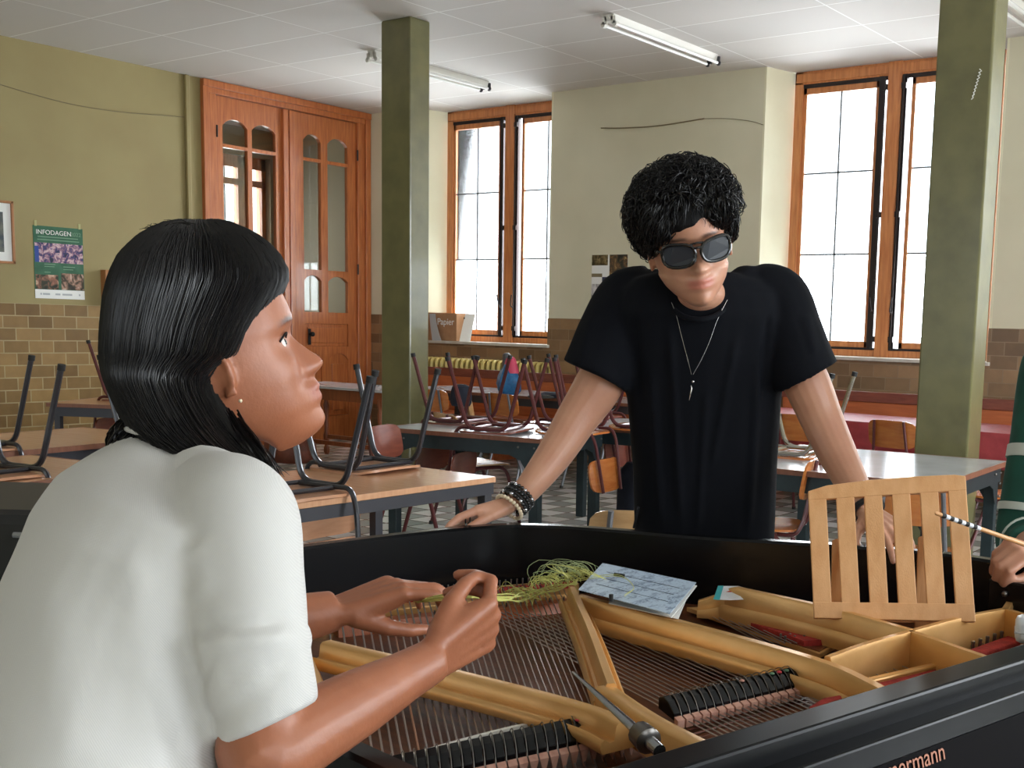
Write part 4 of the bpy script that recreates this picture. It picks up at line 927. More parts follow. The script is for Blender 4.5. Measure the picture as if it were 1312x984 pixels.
# book stand of beech slats
bs = thing('book_stand', 'slatted beech book stand leaning upright on the gold plate', 'book stand', tuple(onz(1148, 800, .93)))
BL = ond(1043, 790, 2.03); BR = ond(1250, 795, 2.01); TL = ond(1035, 622, 2.10); TR = ond(1237, 607, 2.08)
nb = (BR - BL).cross(TL - BL).normalized()
if nb.dot(BC) < 0: nb = -nb
def bsP(u, v, off=0): return BL.lerp(BR, u).lerp(TL.lerp(TR, u), v) + nb * off
def bpl(nm, quad, t=.010, off=0, parent=bs, m_='beech'):
    return MB().plate([bsP(u, v, off) for u, v in quad], nb * -t, 1).build(nm, m_, parent, smooth=False, bevel=.0015)
bsz = 0
top = [(0, .885), (1, .885), (1, .985), (.93, 1.0), (.7, 1.008), (.4, 1.008), (.12, .99), (0, .955)]
bpl('top_rail', top, .012, .001)
bpl('bottom_rail', [(-.0, -.01), (1, -.01), (1, .11), (0, .11)], .012, .001)
for k in range(6):
    u = .0 + k * (1 - .115) / 5; bpl('slat', [(u, .09), (u + .115, .09), (u + .115, .895), (u, .895)], .008)
# rear frame of the stand
def bsQ(u, v, off): return bsP(u, v, -off)
for u in (.15, .70):
    m = MB(); m.plate([bsQ(u, .60, .03), bsQ(u + .06, .62, .03), bsQ(u + .10, -.02, .11), bsQ(u - .01, -.02, .11)], nb * -.008, 1); m.build('rear_leg', 'beech', bs, smooth=False, bevel=.001)
m = MB(); m.plate([bsQ(.1, .05, .105), bsQ(.9, .05, .105), bsQ(.9, .13, .10), bsQ(.1, .13, .10)], nb * -.008, 1); m.build('rear_rail', 'beech', bs, smooth=False)

# note sheets
def paper_mat():
    t = NT('blue_white_note_paper'); b = t.b; b.inputs['Roughness'].default_value = .45
    tc = t.node('ShaderNodeTexCoord'); mp = t.node('ShaderNodeMapping'); mp.inputs['Rotation'].default_value = (0, 0, math.radians(-8)); t.link(tc.outputs['Object'], mp.inputs[0])
    w = t.node('ShaderNodeTexNoise'); w.inputs['Scale'].default_value = 30; t.link(mp.outputs[0], w.inputs[0])
    mp.inputs['Scale'].default_value = (2.2, 1, 1)
    nz = t.node('ShaderNodeTexNoise'); nz.inputs['Scale'].default_value = 150; nz.inputs['Detail'].default_value = 6; t.link(mp.outputs[0], nz.inputs[0])
    mm = t.node('ShaderNodeMath', operation='MULTIPLY'); t.link(w.outputs['Fac'], mm.inputs[0]); t.link(nz.outputs['Fac'], mm.inputs[1])
    r = t.node('ShaderNodeValToRGB'); r.color_ramp.elements[0].position = .24; r.color_ramp.elements[0].color = lin((186, 204, 222)); r.color_ramp.elements[1].position = .33; r.color_ramp.elements[1].color = lin((128, 146, 172))
    t.link(mm.outputs[0], r.inputs[0]); t.link(r.outputs[0], b.inputs['Base Color']); return t.m
M['notes'] = paper_mat()
sh = thing('note_sheets', 'pale blue sheets covered in small handwriting, lying on the gold strut', 'paper', tuple(onz(815, 750, .95)))
def sheet(nm, px, dz, m_, par):
    P = [onz(x, y, z) for x, y, z in px]; nr = (P[1] - P[0]).cross(P[3] - P[0]).normalized()
    if nr.z < 0: nr = -nr
    return MB().plate([p + V(0, 0, dz) for p in P], nr * .0012, 1).build(nm, m_, par, smooth=False)
sheet('top_sheet', [(772, 722, .962), (892, 747, .958), (858, 787, .952), (741, 756, .955)], 0, 'notes', sh)
for k_ in (.28, .5, .72):
    a_ = onz(772, 722, .962).lerp(onz(741, 756, .955), k_); b_ = onz(892, 747, .958).lerp(onz(858, 787, .952), k_); d_ = b_ - a_
    MB().tube([a_ + d_ * .12 + V(0, 0, .0014), a_ + d_ * .55 + V(0, 0, .0014), a_ + d_ * .9 + V(0, 0, .0014)], .0006, 4).build('ruled_line', 'navy', sh)
sheet('lower_sheet', [(780, 722, .956), (893, 749, .952), (872, 776, .948), (860, 790, .947), (752, 762, .948)][:4], -.003, 'paper', sh)
sheet('bottom_sheet', [(800, 735, .945), (885, 752, .945), (869, 790, .941), (780, 770, .944)], -.005, 'paper', sh)
mk = onz(787, 736, .967); mk2 = onz(800, 738, .966); tag(MB().cyl(mk, mk2, .0035, n=10).build('pen_cap', 'rubber'), 'small black pen cap on the handwritten sheets', 'pen cap')
mk = onz(783, 766, .958); mk2 = onz(786, 770, .957); tag(MB().cyl(mk + V(0, 0, -.006), mk + V(0, 0, .006), .004, n=10).build('clip', 'rubber'), 'tiny black clip at the lower corner of the handwritten sheets', 'clip')
pk = thing('candy_packet', 'small teal, white and red packet leaning inside the far rim', 'packet', tuple(onz(935, 760, .90)))
def pkt(nm, px, m_, off=0):
    P = [ond(x, y, d) for x, y, d in px]; return MB().plate([p + BC * off for p in P], BC * -.004, 1).build(nm, m_, pk, smooth=False)
pkt('packet_sleeve', [(920, 751, 2.22), (946, 751, 2.22), (968, 757, 2.2), (958, 768, 2.18), (936, 769, 2.17), (914, 768, 2.17)], 'plasticwhite')
pkt('teal_end', [(920, 750.5, 2.22), (927, 750.5, 2.22), (922, 768.5, 2.17), (914, 768, 2.17)], 'teal', .002)
pkt('red_stripe', [(930, 758, 2.2), (945, 754, 2.21), (968, 757.5, 2.2), (962, 765, 2.19), (945, 760, 2.2)], 'redprint', .002)
# white plastic object at the right edge
ws = thing('white_plastic_case', 'small white plastic case on the gold plate, cut by the right edge', 'case', tuple(onz(1316, 815, .94)))
P = onz(1320, 826, .93); m = MB(); m.box((P.x, P.y, .955), (.05, .045, .042), Matrix.Rotation(.3, 3, 'Z')); m.build('case_body', 'plasticwhite', ws, bevel=.010)
m = MB(); m.box((P.x, P.y, .952), (.0515, .0465, .0015), Matrix.Rotation(.3, 3, 'Z')); m.build('case_seam', 'greypaper', ws)
# nylon threads
nt = thing('nylon_thread_bundle', 'tangle of yellow-green nylon threads draped over the strut and strings', 'threads', tuple(onz(700, 745, .93)))
def loops(nm, n, c0, c1, r, m_, zf, rad=.0007):
    m = MB()
    for i in range(n):
        t = random.random(); cx_ = c0[0] + (c1[0] - c0[0]) * t + random.gauss(0, 3); cy_ = c0[1] + (c1[1] - c0[1]) * t + random.gauss(0, 2)
        rr = r * random.uniform(.6, 1.3); ph = random.uniform(0, 6.3); c = onz(cx_, cy_, zf); pts = []
        tilt = V(random.gauss(0, .5), random.gauss(0, .5), 1).normalized(); ax = RC * math.cos(ph * .2) + BC * math.sin(ph * .2)
        for k in range(9):
            a_ = ph * .15 + k / 8 * random.uniform(2.6, 3.4)
            pts.append(c + ax * math.cos(a_) * rr * 1.1 + tilt * math.sin(a_) * rr * .85 + BC * random.gauss(0, .001))
        m.tube(catmull(pts, 2), rad, 4)
    o = m.build(nm, m_, nt); return o
loops('looped_threads', 34, (652, 762), (690, 770), .022, 'thread', .895)
loops('looped_threads_high', 46, (690, 752), (745, 742), .022, 'thread', .93)
loops('pale_threads', 26, (700, 742), (745, 735), .034, 'thread2', .935, .0005)
m = MB()
for i in range(7):
    m.tube(catmull([ond(536 + random.gauss(0, 3), 771 + random.gauss(0, 1), 1.49), ond(568, 764 + random.gauss(0, 4), 1.43), ond(604, 764 + random.gauss(0, 2), 1.36), ond(650, 766 + random.gauss(0, 4), 1.55), onz(670, 762 + random.gauss(0, 4), .91), onz(710, 758 - i * 1.5, .925), onz(738, 744 + i, .95)], 4), .0008, 4)
for i in range(5):
    m.tube(catmull([onz(735, 742 + i, .95), onz(790, 735 + i, .972), onz(812, 752, .966), onz(800, 765 - i, .96)] if i % 2 else [onz(728, 738 + i, .955), onz(700 + i * 4, 724, .985), onz(745, 728 + i, .985), onz(776, 742, .968)], 5), .0006, 4)
m.build('trailing_threads', 'thread', nt)
# ============================================================ PEOPLE
def interp(tab, z):
    xs = [t[0] for t in tab]; ys = [t[1] for t in tab]
    if xs[0] > xs[-1]: xs = xs[::-1]; ys = ys[::-1]
    return float(np.interp(z, xs, ys))
def frame(Fv, Lv): # head frame: x forward, y left, z up
    F = Vector(Fv).normalized(); L = (Vector(Lv) - F * Vector(Lv).dot(F)).normalized(); U = F.cross(L); return Matrix((F, L, U)).transposed()
HEADW = dict(
 mid=[(.118, .0), (.113, .03), (.105, .052), (.09, .073), (.07, .086), (.05, .0925), (.03, .0945), (.018, .0945), (.008, .088), (.0, .0865), (-.012, .093), (-.024, .1015), (-.034, .109), (-.040, .1105), (-.045, .107), (-.050, .096), (-.054, .0925), (-.060, .0965), (-.065, .0975), (-.069, .0925), (-.074, .0960), (-.079, .0945), (-.085, .0875), (-.092, .0895), (-.100, .0905), (-.107, .087), (-.114, .076), (-.120, .055)],
 base=[(.118, .0), (.113, .03), (.105, .052), (.09, .073), (.07, .085), (.05, .090), (.03, .090), (.018, .088), (.008, .082), (0, .080), (-.02, .081), (-.04, .081), (-.06, .080), (-.08, .0775), (-.095, .0745), (-.107, .070), (-.114, .062), (-.120, .045)],
 wid=[(.118, .012), (.113, .034), (.105, .048), (.09, .062), (.07, .071), (.05, .0755), (.02, .077), (0, .0755), (-.02, .073), (-.04, .069), (-.06, .063), (-.075, .0565), (-.09, .046), (-.10, .037), (-.11, .027), (-.120, .014)],
 back=[(.118, -.010), (.113, -.035), (.105, -.055), (.09, -.075), (.07, -.090), (.04, -.1), (.01, -.098), (-.02, -.088), (-.045, -.068), (-.065, -.045), (-.085, -.018), (-.1, .012), (-.12, .03)])
def head_mesh(mb, C, R, p=HEADW, sc=1.0, male=False, esc=1.0):
    NZ, NA = 90, 96; rings = []
    for i in range(NZ + 1):
        z = .118 - .238 * i / NZ; fm, fb, w, bk = (interp(p[k], z) for k in ('mid', 'base', 'wid', 'back'))
        if male:
            if z < -.05: w *= 1.06
        sig = interp([(.05, .05), (.02, .022), (.0, .010), (-.02, .0115), (-.034, .0155), (-.044, .0165), (-.052, .014), (-.058, .022), (-.07, .026), (-.085, .022), (-.1, .022), (-.12, .03)], z)
        ring = []; xc = bk * .25 + fb * .25
        for j in range(NA):
            a = 2 * PI * j / NA; ca, sa = math.cos(a), math.sin(a); e = 2.25; k = (abs(ca) ** e + abs(sa) ** e) ** (-1 / e); ca, sa = ca * k, sa * k
            x = xc + (fb - xc) * ca if ca > 0 else xc + (xc - bk) * ca
            y = w * sa
            if ca > 0:
                x += (fm - fb) * math.exp(-(y / sig) ** 2) if fm > fb else (fm - fb) * math.exp(-(y / .05) ** 2)
                for s in (-1, 1):
                    x -= .0085 * math.exp(-((y - s * .031) / .016) ** 2 - ((z + .003) / .0105) ** 2)
                    x += .0055 * math.exp(-((y - s * .031) / .0135) ** 2 - ((z + .004) / .0075) ** 2)
                    x += .0035 * math.exp(-((y - s * .033) / .018) ** 2 - ((z - .017) / .007) ** 2)
                    x += .0045 * math.exp(-((y - s * .045) / .017) ** 2 - ((z + .032) / .018) ** 2)
                    x += .0045 * math.exp(-((y - s * .0125) / .006) ** 2 - ((z + .042) / .007) ** 2)
                x -= .0035 * math.exp(-((z + .0695) / .0016) ** 2) * math.exp(-(y / .024) ** 4)
            ring.append(C + R @ (V(x, y, z) * sc))
        rings.append(ring)
    mb.loft(rings)
    for s in (-1, 1):   # ears
        eR = R @ Matrix.Rotation(s * .32, 3, 'Z')
        ec = C + R @ (V(-.006, s * .078, -.010) * sc)
        hsc = sc; sc = sc * esc
        P = [ec + eR @ (V(.010 * math.cos(t) * 1.35 - .004, 0, .030 * math.sin(t) - (.0) + (.004 if math.sin(t) > 0 else 0)) * sc) for t in np.linspace(-1.9, 2.4, 16)]
        mb.tube(P, [.0042 * sc] * 14 + [.003 * sc] * 2, 8)
        mb.ball(ec + eR @ (V(.001, s * -.004, -.002) * sc), .012 * sc, 12, 8, (1.0, .35, 2.1), eR)
        mb.ball(ec + eR @ (V(.004, 0, -.028) * sc), .0065 * sc, 10, 6, (1, .55, 1.2), eR); sc = hsc
def hand(mb, W, fwd, up, curl, side=1, sc=1.0, spread=.10, thumb=(.5, .6), tcurl=.3):
    """W wrist; fwd towards the knuckles; up = back of hand normal; side=+1: thumb towards up x fwd ; returns fingertip list"""
    f = Vector(fwd).normalized(); u = Vector(up); u = (u - f * u.dot(f)).normalized(); s = u.cross(f) * side   # s points to thumb side
    P = lambda a, b, c: W + (f * a + s * b + u * c) * sc
    bs = (.027, .009, -.009, -.026); ln = ((.043, .026, .021), (.047, .030, .022), (.044, .028, .021), (.034, .021, .018)); kl = (.086, .089, .084, .076); rk = (.0098, .0100, .0094, .0086)
    tips = []
    for i in range(4):
        k = P(kl[i], bs[i], 0); mb.cap(P(.0, bs[i] * .55, -.002), k, .0155 * sc, .0118 * sc); mb.cap(P(.02, bs[i] * .75, -.007), P(kl[i] - .012, bs[i], -.005), .0145 * sc, .0105 * sc)
        ang = 0; c = curl[i] if hasattr(curl[i], '__len__') else (curl[i], curl[i] * 1.1, curl[i] * .7); p = k; lat = spread * (1.5 - i) * (1 - min(1, c[0] * .5))
        r = rk[i]
        for q in range(3):
            ang += c[q]; d = (f * math.cos(ang) - u * math.sin(ang) + s * lat * max(0, math.cos(ang))).normalized(); n = p + d * ln[i][q] * sc
            mb.cap(p, n, r * sc, (r - .0011) * sc, 12, 4); r -= .0010; p = n
        tips.append(p)
    # thumb
    b = P(.018, .020, -.010); d1 = (f * math.cos(thumb[0]) + s * math.sin(thumb[0]) - u * thumb[1]).normalized(); m1 = b + d1 * .044 * sc
    mb.cap(b, m1, .0165 * sc, .0125 * sc); d2 = (d1 + f * tcurl - s * tcurl * .6).normalized(); m2 = m1 + d2 * .032 * sc; mb.cap(m1, m2, .0115 * sc, .0100 * sc)
    d3 = (d2 + f * tcurl * .8 - s * tcurl).normalized(); m3 = m2 + d3 * .024 * sc; mb.cap(m2, m3, .0100 * sc, .0078 * sc); tips.append(m3)
    return tips
def remesh(mb, name, m_, parent, voxel, smooth=3, fac=.5, disp=None, sub=None):
    off = Vector(parent['_o']); me = bpy.data.meshes.new(name); me.from_pydata([p - off for p in mb.v], [], mb.f)
    bm = bmesh.new(); bm.from_mesh(me); bmesh.ops.recalc_face_normals(bm, faces=bm.faces); bm.to_mesh(me); bm.free()
    o = bpy.data.objects.new(name, me); COL.objects.link(o)
    r = o.modifiers.new('r', 'REMESH'); r.mode = 'VOXEL'; r.voxel_size = voxel; r.use_smooth_shade = True
    if smooth: s = o.modifiers.new('s', 'SMOOTH'); s.iterations = smooth; s.factor = fac
    dg = bpy.context.evaluated_depsgraph_get(); new = bpy.data.meshes.new_from_object(o.evaluated_get(dg)); bpy.data.objects.remove(o)
    new.name = name
    if disp:
        n = len(new.vertices); co = np.empty(n * 3); no = np.empty(n * 3); new.vertices.foreach_get('co', co); new.vertices.foreach_get('normal', no)
        co = co.reshape(-1, 3); no = no.reshape(-1, 3); co += no * disp(co + np.array(off), no)[:, None]; new.vertices.foreach_set('co', co.ravel()); new.update()
    new.polygons.foreach_set('use_smooth', [True] * len(new.polygons))
    new.materials.clear(); new.materials.append(M[m_]); o = bpy.data.objects.new(name, new); COL.objects.link(o); o.parent = parent; o['_o'] = parent['_o']; return o
def tint(o, fn):
    me = o.data; n = len(me.vertices); co = np.empty(n * 3); me.vertices.foreach_get('co', co); co = co.reshape(-1, 3) + np.array(o.parent['_o'])
    at = me.color_attributes.new('tint', 'FLOAT_COLOR', 'POINT'); c = np.zeros((n, 4)); c[:, 3] = 1; fn(co, c); at.data.foreach_set('color', c.ravel())
def head_tint(C, R, sc=1.0):
    C_ = np.array(C); R_ = np.array(R)
    def fn(co, c):
        q = (co - C_) @ R_ / sc; x, y, z = q[:, 0], q[:, 1], q[:, 2]
        lip = np.exp(-((z + .0685) / .0085) ** 4) * np.exp(-(y / .023) ** 4) * (x > .075); c[:, 0] = np.clip(lip * 1.1, 0, .55)
        for s in (-1, 1):
            zz = .019 + .004 * np.cos((y - s * .03) / .02) - .003; br = np.exp(-((z - zz) / .0035) ** 4) * np.exp(-((y - s * .032) / .018) ** 4) * (x > .05); c[:, 1] = np.maximum(c[:, 1], br * .85)
    return fn
def fold_noise(dirs, amp, freq, seed=0):
    """folds running along given direction"""
    d = np.array(Vector(dirs).normalized())
    def fn(co, no):
        al = co @ d; pr = co - al[:, None] * d; out = np.empty(len(co))
        for i in range(len(co)):
            p = pr[i] * freq + d * al[i] * freq * .18 + seed
            n = noise.noise(Vector(p)); out[i] = n * 1.6 * amp
        return out
    return fn
def ell(c, ax, ay, rx, ry, n=28, e=2.3):
    out = []
    for k in range(n):
        a = 2 * PI * k / n; ca, sa = math.cos(a), math.sin(a); q = (abs(ca) ** e + abs(sa) ** e) ** (-1 / e); out.append(c + ax * (rx * ca * q) + ay * (ry * sa * q))
    return out

# ------------------------------------------------------------ the standing man
man = thing('person', 'person in a black T-shirt and dark sunglasses leaning with both hands on the piano rim', 'person', tuple(V(ond(900, 800, 2.8).x, ond(900, 800, 2.8).y, 0)))
ro = math.radians(11); Lm = RC * math.cos(ro) + UC * math.sin(ro); U0 = UC * math.cos(ro) - RC * math.sin(ro); pt = math.radians(20)
Fm = (BC * math.cos(pt) - U0 * math.sin(pt) + RC * .05).normalized(); RM = frame(Fm, Lm); HC = ond(882, 309, 2.42)
SM = 1.06
fwdM = V(BC.x, BC.y, 0).normalized(); latM = V(RC.x, RC.y, 0).normalized()
b = MB(); head_mesh(b, HC, RM, sc=SM, male=True)
b.tube(catmull([ond(897, 372, 2.56), ond(893, 352, 2.53), ond(885, 325, 2.50), HC + RM @ V(-.03, 0, -.03)], 4), [.064] * 4 + [.060] * 4 + [.058] * 5, 20)
b.ball(ond(897, 377, 2.505), 1.0, 20, 14, (.060, .068, .044), Matrix((latM, fwdM, V(0, 0, 1))).transposed())
b.loft([ell(c, latM, fwdM, rx, ry) for c, rx, ry in ((ond(900, 480, 2.66), .13, .08), (ond(898, 420, 2.62), .15, .085), (ond(897, 380, 2.58), .13, .07), (ond(896, 362, 2.56), .07, .05))])
def arm(mb, pts, rad, n=18): mb.tube(catmull(pts, 5), list(np.interp(np.linspace(0, len(pts) - 1, (len(pts) - 1) * 5 + 1), range(len(pts)), rad)), n)
hwL = ond(660, 643, 2.53)
arm(b, [ond(820, 400, 2.60), ond(795, 440, 2.61), ond(765, 497, 2.61), ond(740, 535, 2.60), ond(712, 580, 2.57), ond(680, 622, 2.53), hwL], [.050, .052, .0545, .0475, .0405, .031, .0255])
zr = 1.0
wl = hwL; tgt = V(onz(610, 672, 1.012).x, onz(610, 672, 1.012).y, 1.030)
fL = (ond(598, 661, 2.49) - wl).normalized()
hand(b, wl + fL * .005, fL, V(0, 0, 1) - fwdM * .45, [(.10, .30, .25), (.14, .34, .3), (.18, .4, .3), (.22, .42, .35)], side=1, sc=1.0, spread=.03, thumb=(.16, .22), tcurl=.04)
hwR = ond(1112, 655, 2.42)
arm(b, [ond(985, 400, 2.58), ond(1008, 440, 2.58), ond(1034, 492, 2.57), ond(1052, 535, 2.57), ond(1072, 580, 2.54), ond(1095, 625, 2.47), hwR], [.050, .052, .052, .0475, .043, .034, .0265])
fR = (ond(1160, 692, 2.30) - hwR).normalized()
hand(b, hwR + fR * .005, fR, V(0, 0, 1) + fwdM * .15, [(.15, .35, .3), (.1, .35, .35), (.15, .4, .35), (.25, .45, .4)], side=-1, sc=.95, thumb=(.9, .35))
o = remesh(b, 'body', 'skinM', man, .0032, 2, .5); tint(o, head_tint(HC, RM, SM))
# shirt
s = MB()
rg = [((900, 790, 2.80), .162, .112), ((902, 760, 2.79), .165, .112), ((902, 690, 2.76), .165, .108), ((903, 600, 2.71), .166, .108), ((902, 520, 2.66), .172, .114), ((900, 450, 2.62), .183, .122), ((898, 405, 2.59), .192, .118), ((897, 375, 2.57), .180, .102), ((896, 358, 2.56), .145, .085), ((895, 350, 2.55), .095, .070)]
s.loft([ell(ond(*c), latM, fwdM, rx, ry, 32, 2.5) for c, rx, ry in rg])
for P, r in (([ond(836, 372, 2.58), ond(805, 385, 2.60), ond(785, 428, 2.605), ond(769, 473, 2.60), ond(765, 482, 2.60)], [.058, .070, .077, .081, .082]), ([ond(965, 372, 2.57), ond(995, 382, 2.58), ond(1013, 428, 2.58), ond(1030, 474, 2.57), ond(1034, 483, 2.57)], [.058, .068, .072, .075, .076])):
    C_ = catmull(P, 5); rr = list(np.interp(np.linspace(0, 4, 21), range(5), r)); s.tube(C_, rr, 22)
s.cap(ond(842, 366, 2.55), ond(800, 374, 2.60), .038, .048); s.cap(ond(955, 362, 2.55), ond(990, 372, 2.58), .038, .048)
fn0 = fold_noise(UC * 1.0 + RC * .15, .0030, 10)
def fold_lines(lines):
    LN = [(np.array(ond(*a)), np.array(ond(*c)), w, h) for a, c, w, h in lines]; cam_ = np.array(ORG)
    def f(co, no):
        out = np.zeros(len(co)); d = co - cam_
        for a, c, w, h in LN:
            va = a - cam_; ab = c - a; n_ = np.cross(va, ab); n_ /= np.linalg.norm(n_); t = ((co - a) @ ab) / (ab @ ab)
            out += h * np.exp(-((d @ n_) / w) ** 2) * np.exp(-np.maximum(0, np.abs(t - .5) - .34) ** 2 / .014) * ((no @ (cam_ - a)) > 0)
        return out
    return f
fl_ = fold_lines([((858, 415, 2.5), (874, 680, 2.6), .009, .007), ((834, 470, 2.5), (848, 680, 2.6), .009, .007), ((905, 500, 2.5), (893, 690, 2.6), .008, .006), ((944, 430, 2.5), (912, 600, 2.6), .009, .006), ((972, 470, 2.5), (958, 690, 2.6), .009, .007), ((812, 400, 2.5), (822, 520, 2.6), .007, -.006), ((985, 400, 2.5), (975, 500, 2.6), .007, -.006), ((762, 400, 2.5), (745, 460, 2.5), .010, .004), ((1030, 400, 2.5), (1045, 455, 2.5), .010, .004)])
fn = lambda co, no: fn0(co, no) + fl_(co, no)
o = remesh(s, 'tshirt', 'shirtblack', man, .006, 5, .5, disp=fn)
# collar ring and hem edges
cr = []
for k in range(25):
    a = 2 * PI * k / 24; mid_ = ond(896, 380, 2.515); cr.append(mid_ + RC * math.cos(a) * .064 + (ond(897, 352, 2.585) - mid_) * math.sin(a))
MB().tube(cr, .006, 8, cap=False).build('collar', 'shirtblack', man)
# trousers
j = MB(); j.loft([ell(ond(902, 700, 2.77), latM, fwdM, .158, .100), ell(ond(901, 760, 2.79), latM, fwdM, .162, .108), ell(ond(900, 800, 2.80), latM, fwdM, .172, .115), ell(V(*ond(900, 850, 2.82)), latM, fwdM, .175, .115)])
hip = ond(900, 830, 2.82)
for sd in (-1, 1):
    h0 = hip + latM * sd * .09; kn = V(h0.x + latM.x * sd * .03, h0.y + latM.y * sd * .03, .50) + fwdM * .03; ft = V(kn.x + latM.x * sd * .03, kn.y + latM.y * sd * .03, .085) - fwdM * .05
    j.tube(catmull([h0, (h0 + kn) / 2, kn, (kn + ft) / 2, ft], 4), list(np.interp(np.linspace(0, 4, 17), range(5), [.092, .085, .066, .060, .055])), 16)
    sh_ = MB(); sh_.cap(ft + V(0, 0, -.04) - fwdM * .03, ft + V(0, 0, -.045) + fwdM * .17, .045, .038); sh_.build('shoe', 'rubber', man)
remesh(j, 'jeans', 'jeans', man, .009, 4)
MB().tube([ond(818, 650, 2.66), ond(814, 668, 2.70), ond(812, 676, 2.72)], .003, 6).build('belt_loop', 'jeans', man)
# sunglasses
sg = MB(); GR = RM; gc = lambda x, y, z: HC + GR @ (V(x, y, z) * SM)
def lensring(s_, r=1.0):
    pts = []
    for k in range(24):
        a = 2 * PI * k / 24; ca, sa = math.cos(a), math.sin(a); e = 2.8; q = (abs(ca) ** e + abs(sa) ** e) ** (-1 / e)
        y = s_ * .0355 + .0295 * r * ca * q * (1 + .06 * sa); z = -.006 + .0215 * r * sa * q + (.003 * (ca * s_) if sa > 0 else 0)
        x = .112 - 2.2 * (abs(y) - .0) ** 2 * 2.6; pts.append(gc(x, y, z))
    return pts
for s_ in (-1, 1):
    P = lensring(s_); sg.tube(P + [P[0]], .0036, 8, cap=False)
sg.tube([gc(.112, -.010, .004), gc(.115, 0, .005), gc(.112, .010, .004)], .0028, 8); sg.tube([gc(.110, -.012, .012), gc(.113, 0, .0135), gc(.110, .012, .012)], .0022, 8)
for s_ in (-1, 1): sg.tube([gc(.092, s_ * .0615, .006), gc(.086, s_ * .070, .006), gc(.03, s_ * .078, .002), gc(-.01, s_ * .083, -.002), gc(-.022, s_ * .083, -.02)], .0024, 8)
sgo = sg.build('sunglasses', 'beadblack', man)
for s_ in (-1, 1):
    P = lensring(s_, .97); P2 = [p - GR @ V(.002, 0, 0) for p in P]; MB().loft([P2, P]).build('lens', 'lens', sgo, smooth=False)
# necklace
pd = ond(885, 487, 2.475)
def onshirt(px_, py_):
    return ond(px_, py_, 2.50)
for a_ in ([(857, 380, 2.49), (866, 402, 2.478), (873, 430, 2.475), (881, 460, 2.474), (886, 480, 2.478)], [(932, 384, 2.48), (919, 410, 2.472), (909, 438, 2.47), (898, 462, 2.473), (888, 480, 2.478)]):
    MB().tube(catmull([ond(x, y, d - .012) for x, y, d in a_], 5), .0005, 5).build('necklace_chain', 'silver', man)
pb = MB(); pb.ball(ond(888, 489, 2.462), .0028, 8, 6); pb.tube([ond(885.5, 494, 2.462), ond(886, 498, 2.46), ond(884.5, 506, 2.462), ond(883, 513, 2.466)], [.0010, .0018, .0013, .0004], 8); pb.build('pendant', 'silver', man)
# bracelets
def bracelet(C, ax, r, n, rb, mats, nm, tilt=V(0, 0, 0)):
    a = (Vector(ax) + tilt).normalized(); u = a.orthogonal().normalized(); w = a.cross(u)
    root = None
    g = {}
    for k in range(n):
        t = 2 * PI * k / n; mm = mats[k % len(mats)]; g.setdefault(mm, MB()).ball(C + (u * math.cos(t) + w * math.sin(t)) * r, rb, 10, 6)
    for mm, q in g.items():
        root = q.build(nm, mm, man if root is None else root)
    return root
axL = (ond(655, 648, 2.50) - ond(700, 600, 2.56)).normalized(); cB = ond(657, 645, 2.505)
for k, (t_, mats, nm) in enumerate(((.012, ['beadcream'], 'cream_bead_bracelet'), (-.002, ['beadblack', 'silver', 'beadblack'], 'black_bead_bracelet'), (-.015, ['beadblack'], 'black_bead_bracelet'), (-.027, ['beadblack', 'beadblack', 'silver'], 'black_bead_bracelet'))):
    bracelet(cB + axL * t_, axL, .0325, 24, .0046, mats, nm)
for t_ in (-.02, -.008): MB().tube([cB + axL * t_ + (axL.orthogonal().normalized() * math.cos(a) + axL.cross(axL.orthogonal().normalized()) * math.sin(a)) * .0325 for a in np.linspace(0, 2 * PI, 24)], .0028, 6).build('leather_cord_bracelet', 'rubber', man)
axR = (hwR - ond(1085, 605, 2.50)).normalized()
uR = axR.orthogonal().normalized(); wR = axR.cross(uR); cR = hwR + axR * -.004
MB().tube([cR + (uR * math.cos(a) + wR * math.sin(a)) * .0325 for a in np.linspace(0, 2 * PI, 28)], .0065, 8, cap=False).build('wristwatch_strap', 'rubber', man)
MB().cyl(cR - wR * .026 + uR * -.018, cR - wR * .036 + uR * -.026, .017, n=20).build('wristwatch_case', 'silver', man)
# finger bands
for d in (.098, .108):
    c = hwL + fL * d + V(0, 0, -.006); MB().tube([c + (V(0, 0, 1) * math.cos(a) * .013 + fwdM * math.sin(a) * .036) for a in np.linspace(0, 2 * PI, 24)], .0018, 6, cap=False).build('finger_ring', 'beadblack', man)
# hair of the man
hb = MB(); hp_ = lambda x, y, z: HC + RM @ (V(x, y, z) * SM)
def bumpy(mb, c, r, sc, seed, n=26, m_=18):
    c = Vector(c); rings = []
    for i in range(1, m_):
        a = PI * i / m_; ring = []
        for k in range(n):
            t = 2 * PI * k / n; d = V(math.sin(a) * math.cos(t), math.sin(a) * math.sin(t), -math.cos(a)); q = 1 + .10 * noise.noise(d * 3.2 + V(seed, 0, 0)) + .05 * noise.noise(d * 8 + V(0, seed, 0))
            ring.append(HC + RM @ ((c + V(d.x * sc[0], d.y * sc[1], d.z * sc[2]) * r * q) * SM))
        rings.append(ring)
    mb.loft(rings)
bumpy(hb, (-.012, 0, .062), .1, (1.06, 1.03, .90), 1)
bumpy(hb, (.044, .030, .094), .039, (1, 1.1, .8), 2); bumpy(hb, (.042, -.034, .094), .041, (1, 1.1, .8), 3); bumpy(hb, (-.03, .062, .03), .05, (1.2, .8, 1.1), 4); bumpy(hb, (-.03, -.064, .03), .05, (1.2, .8, 1.1), 5)
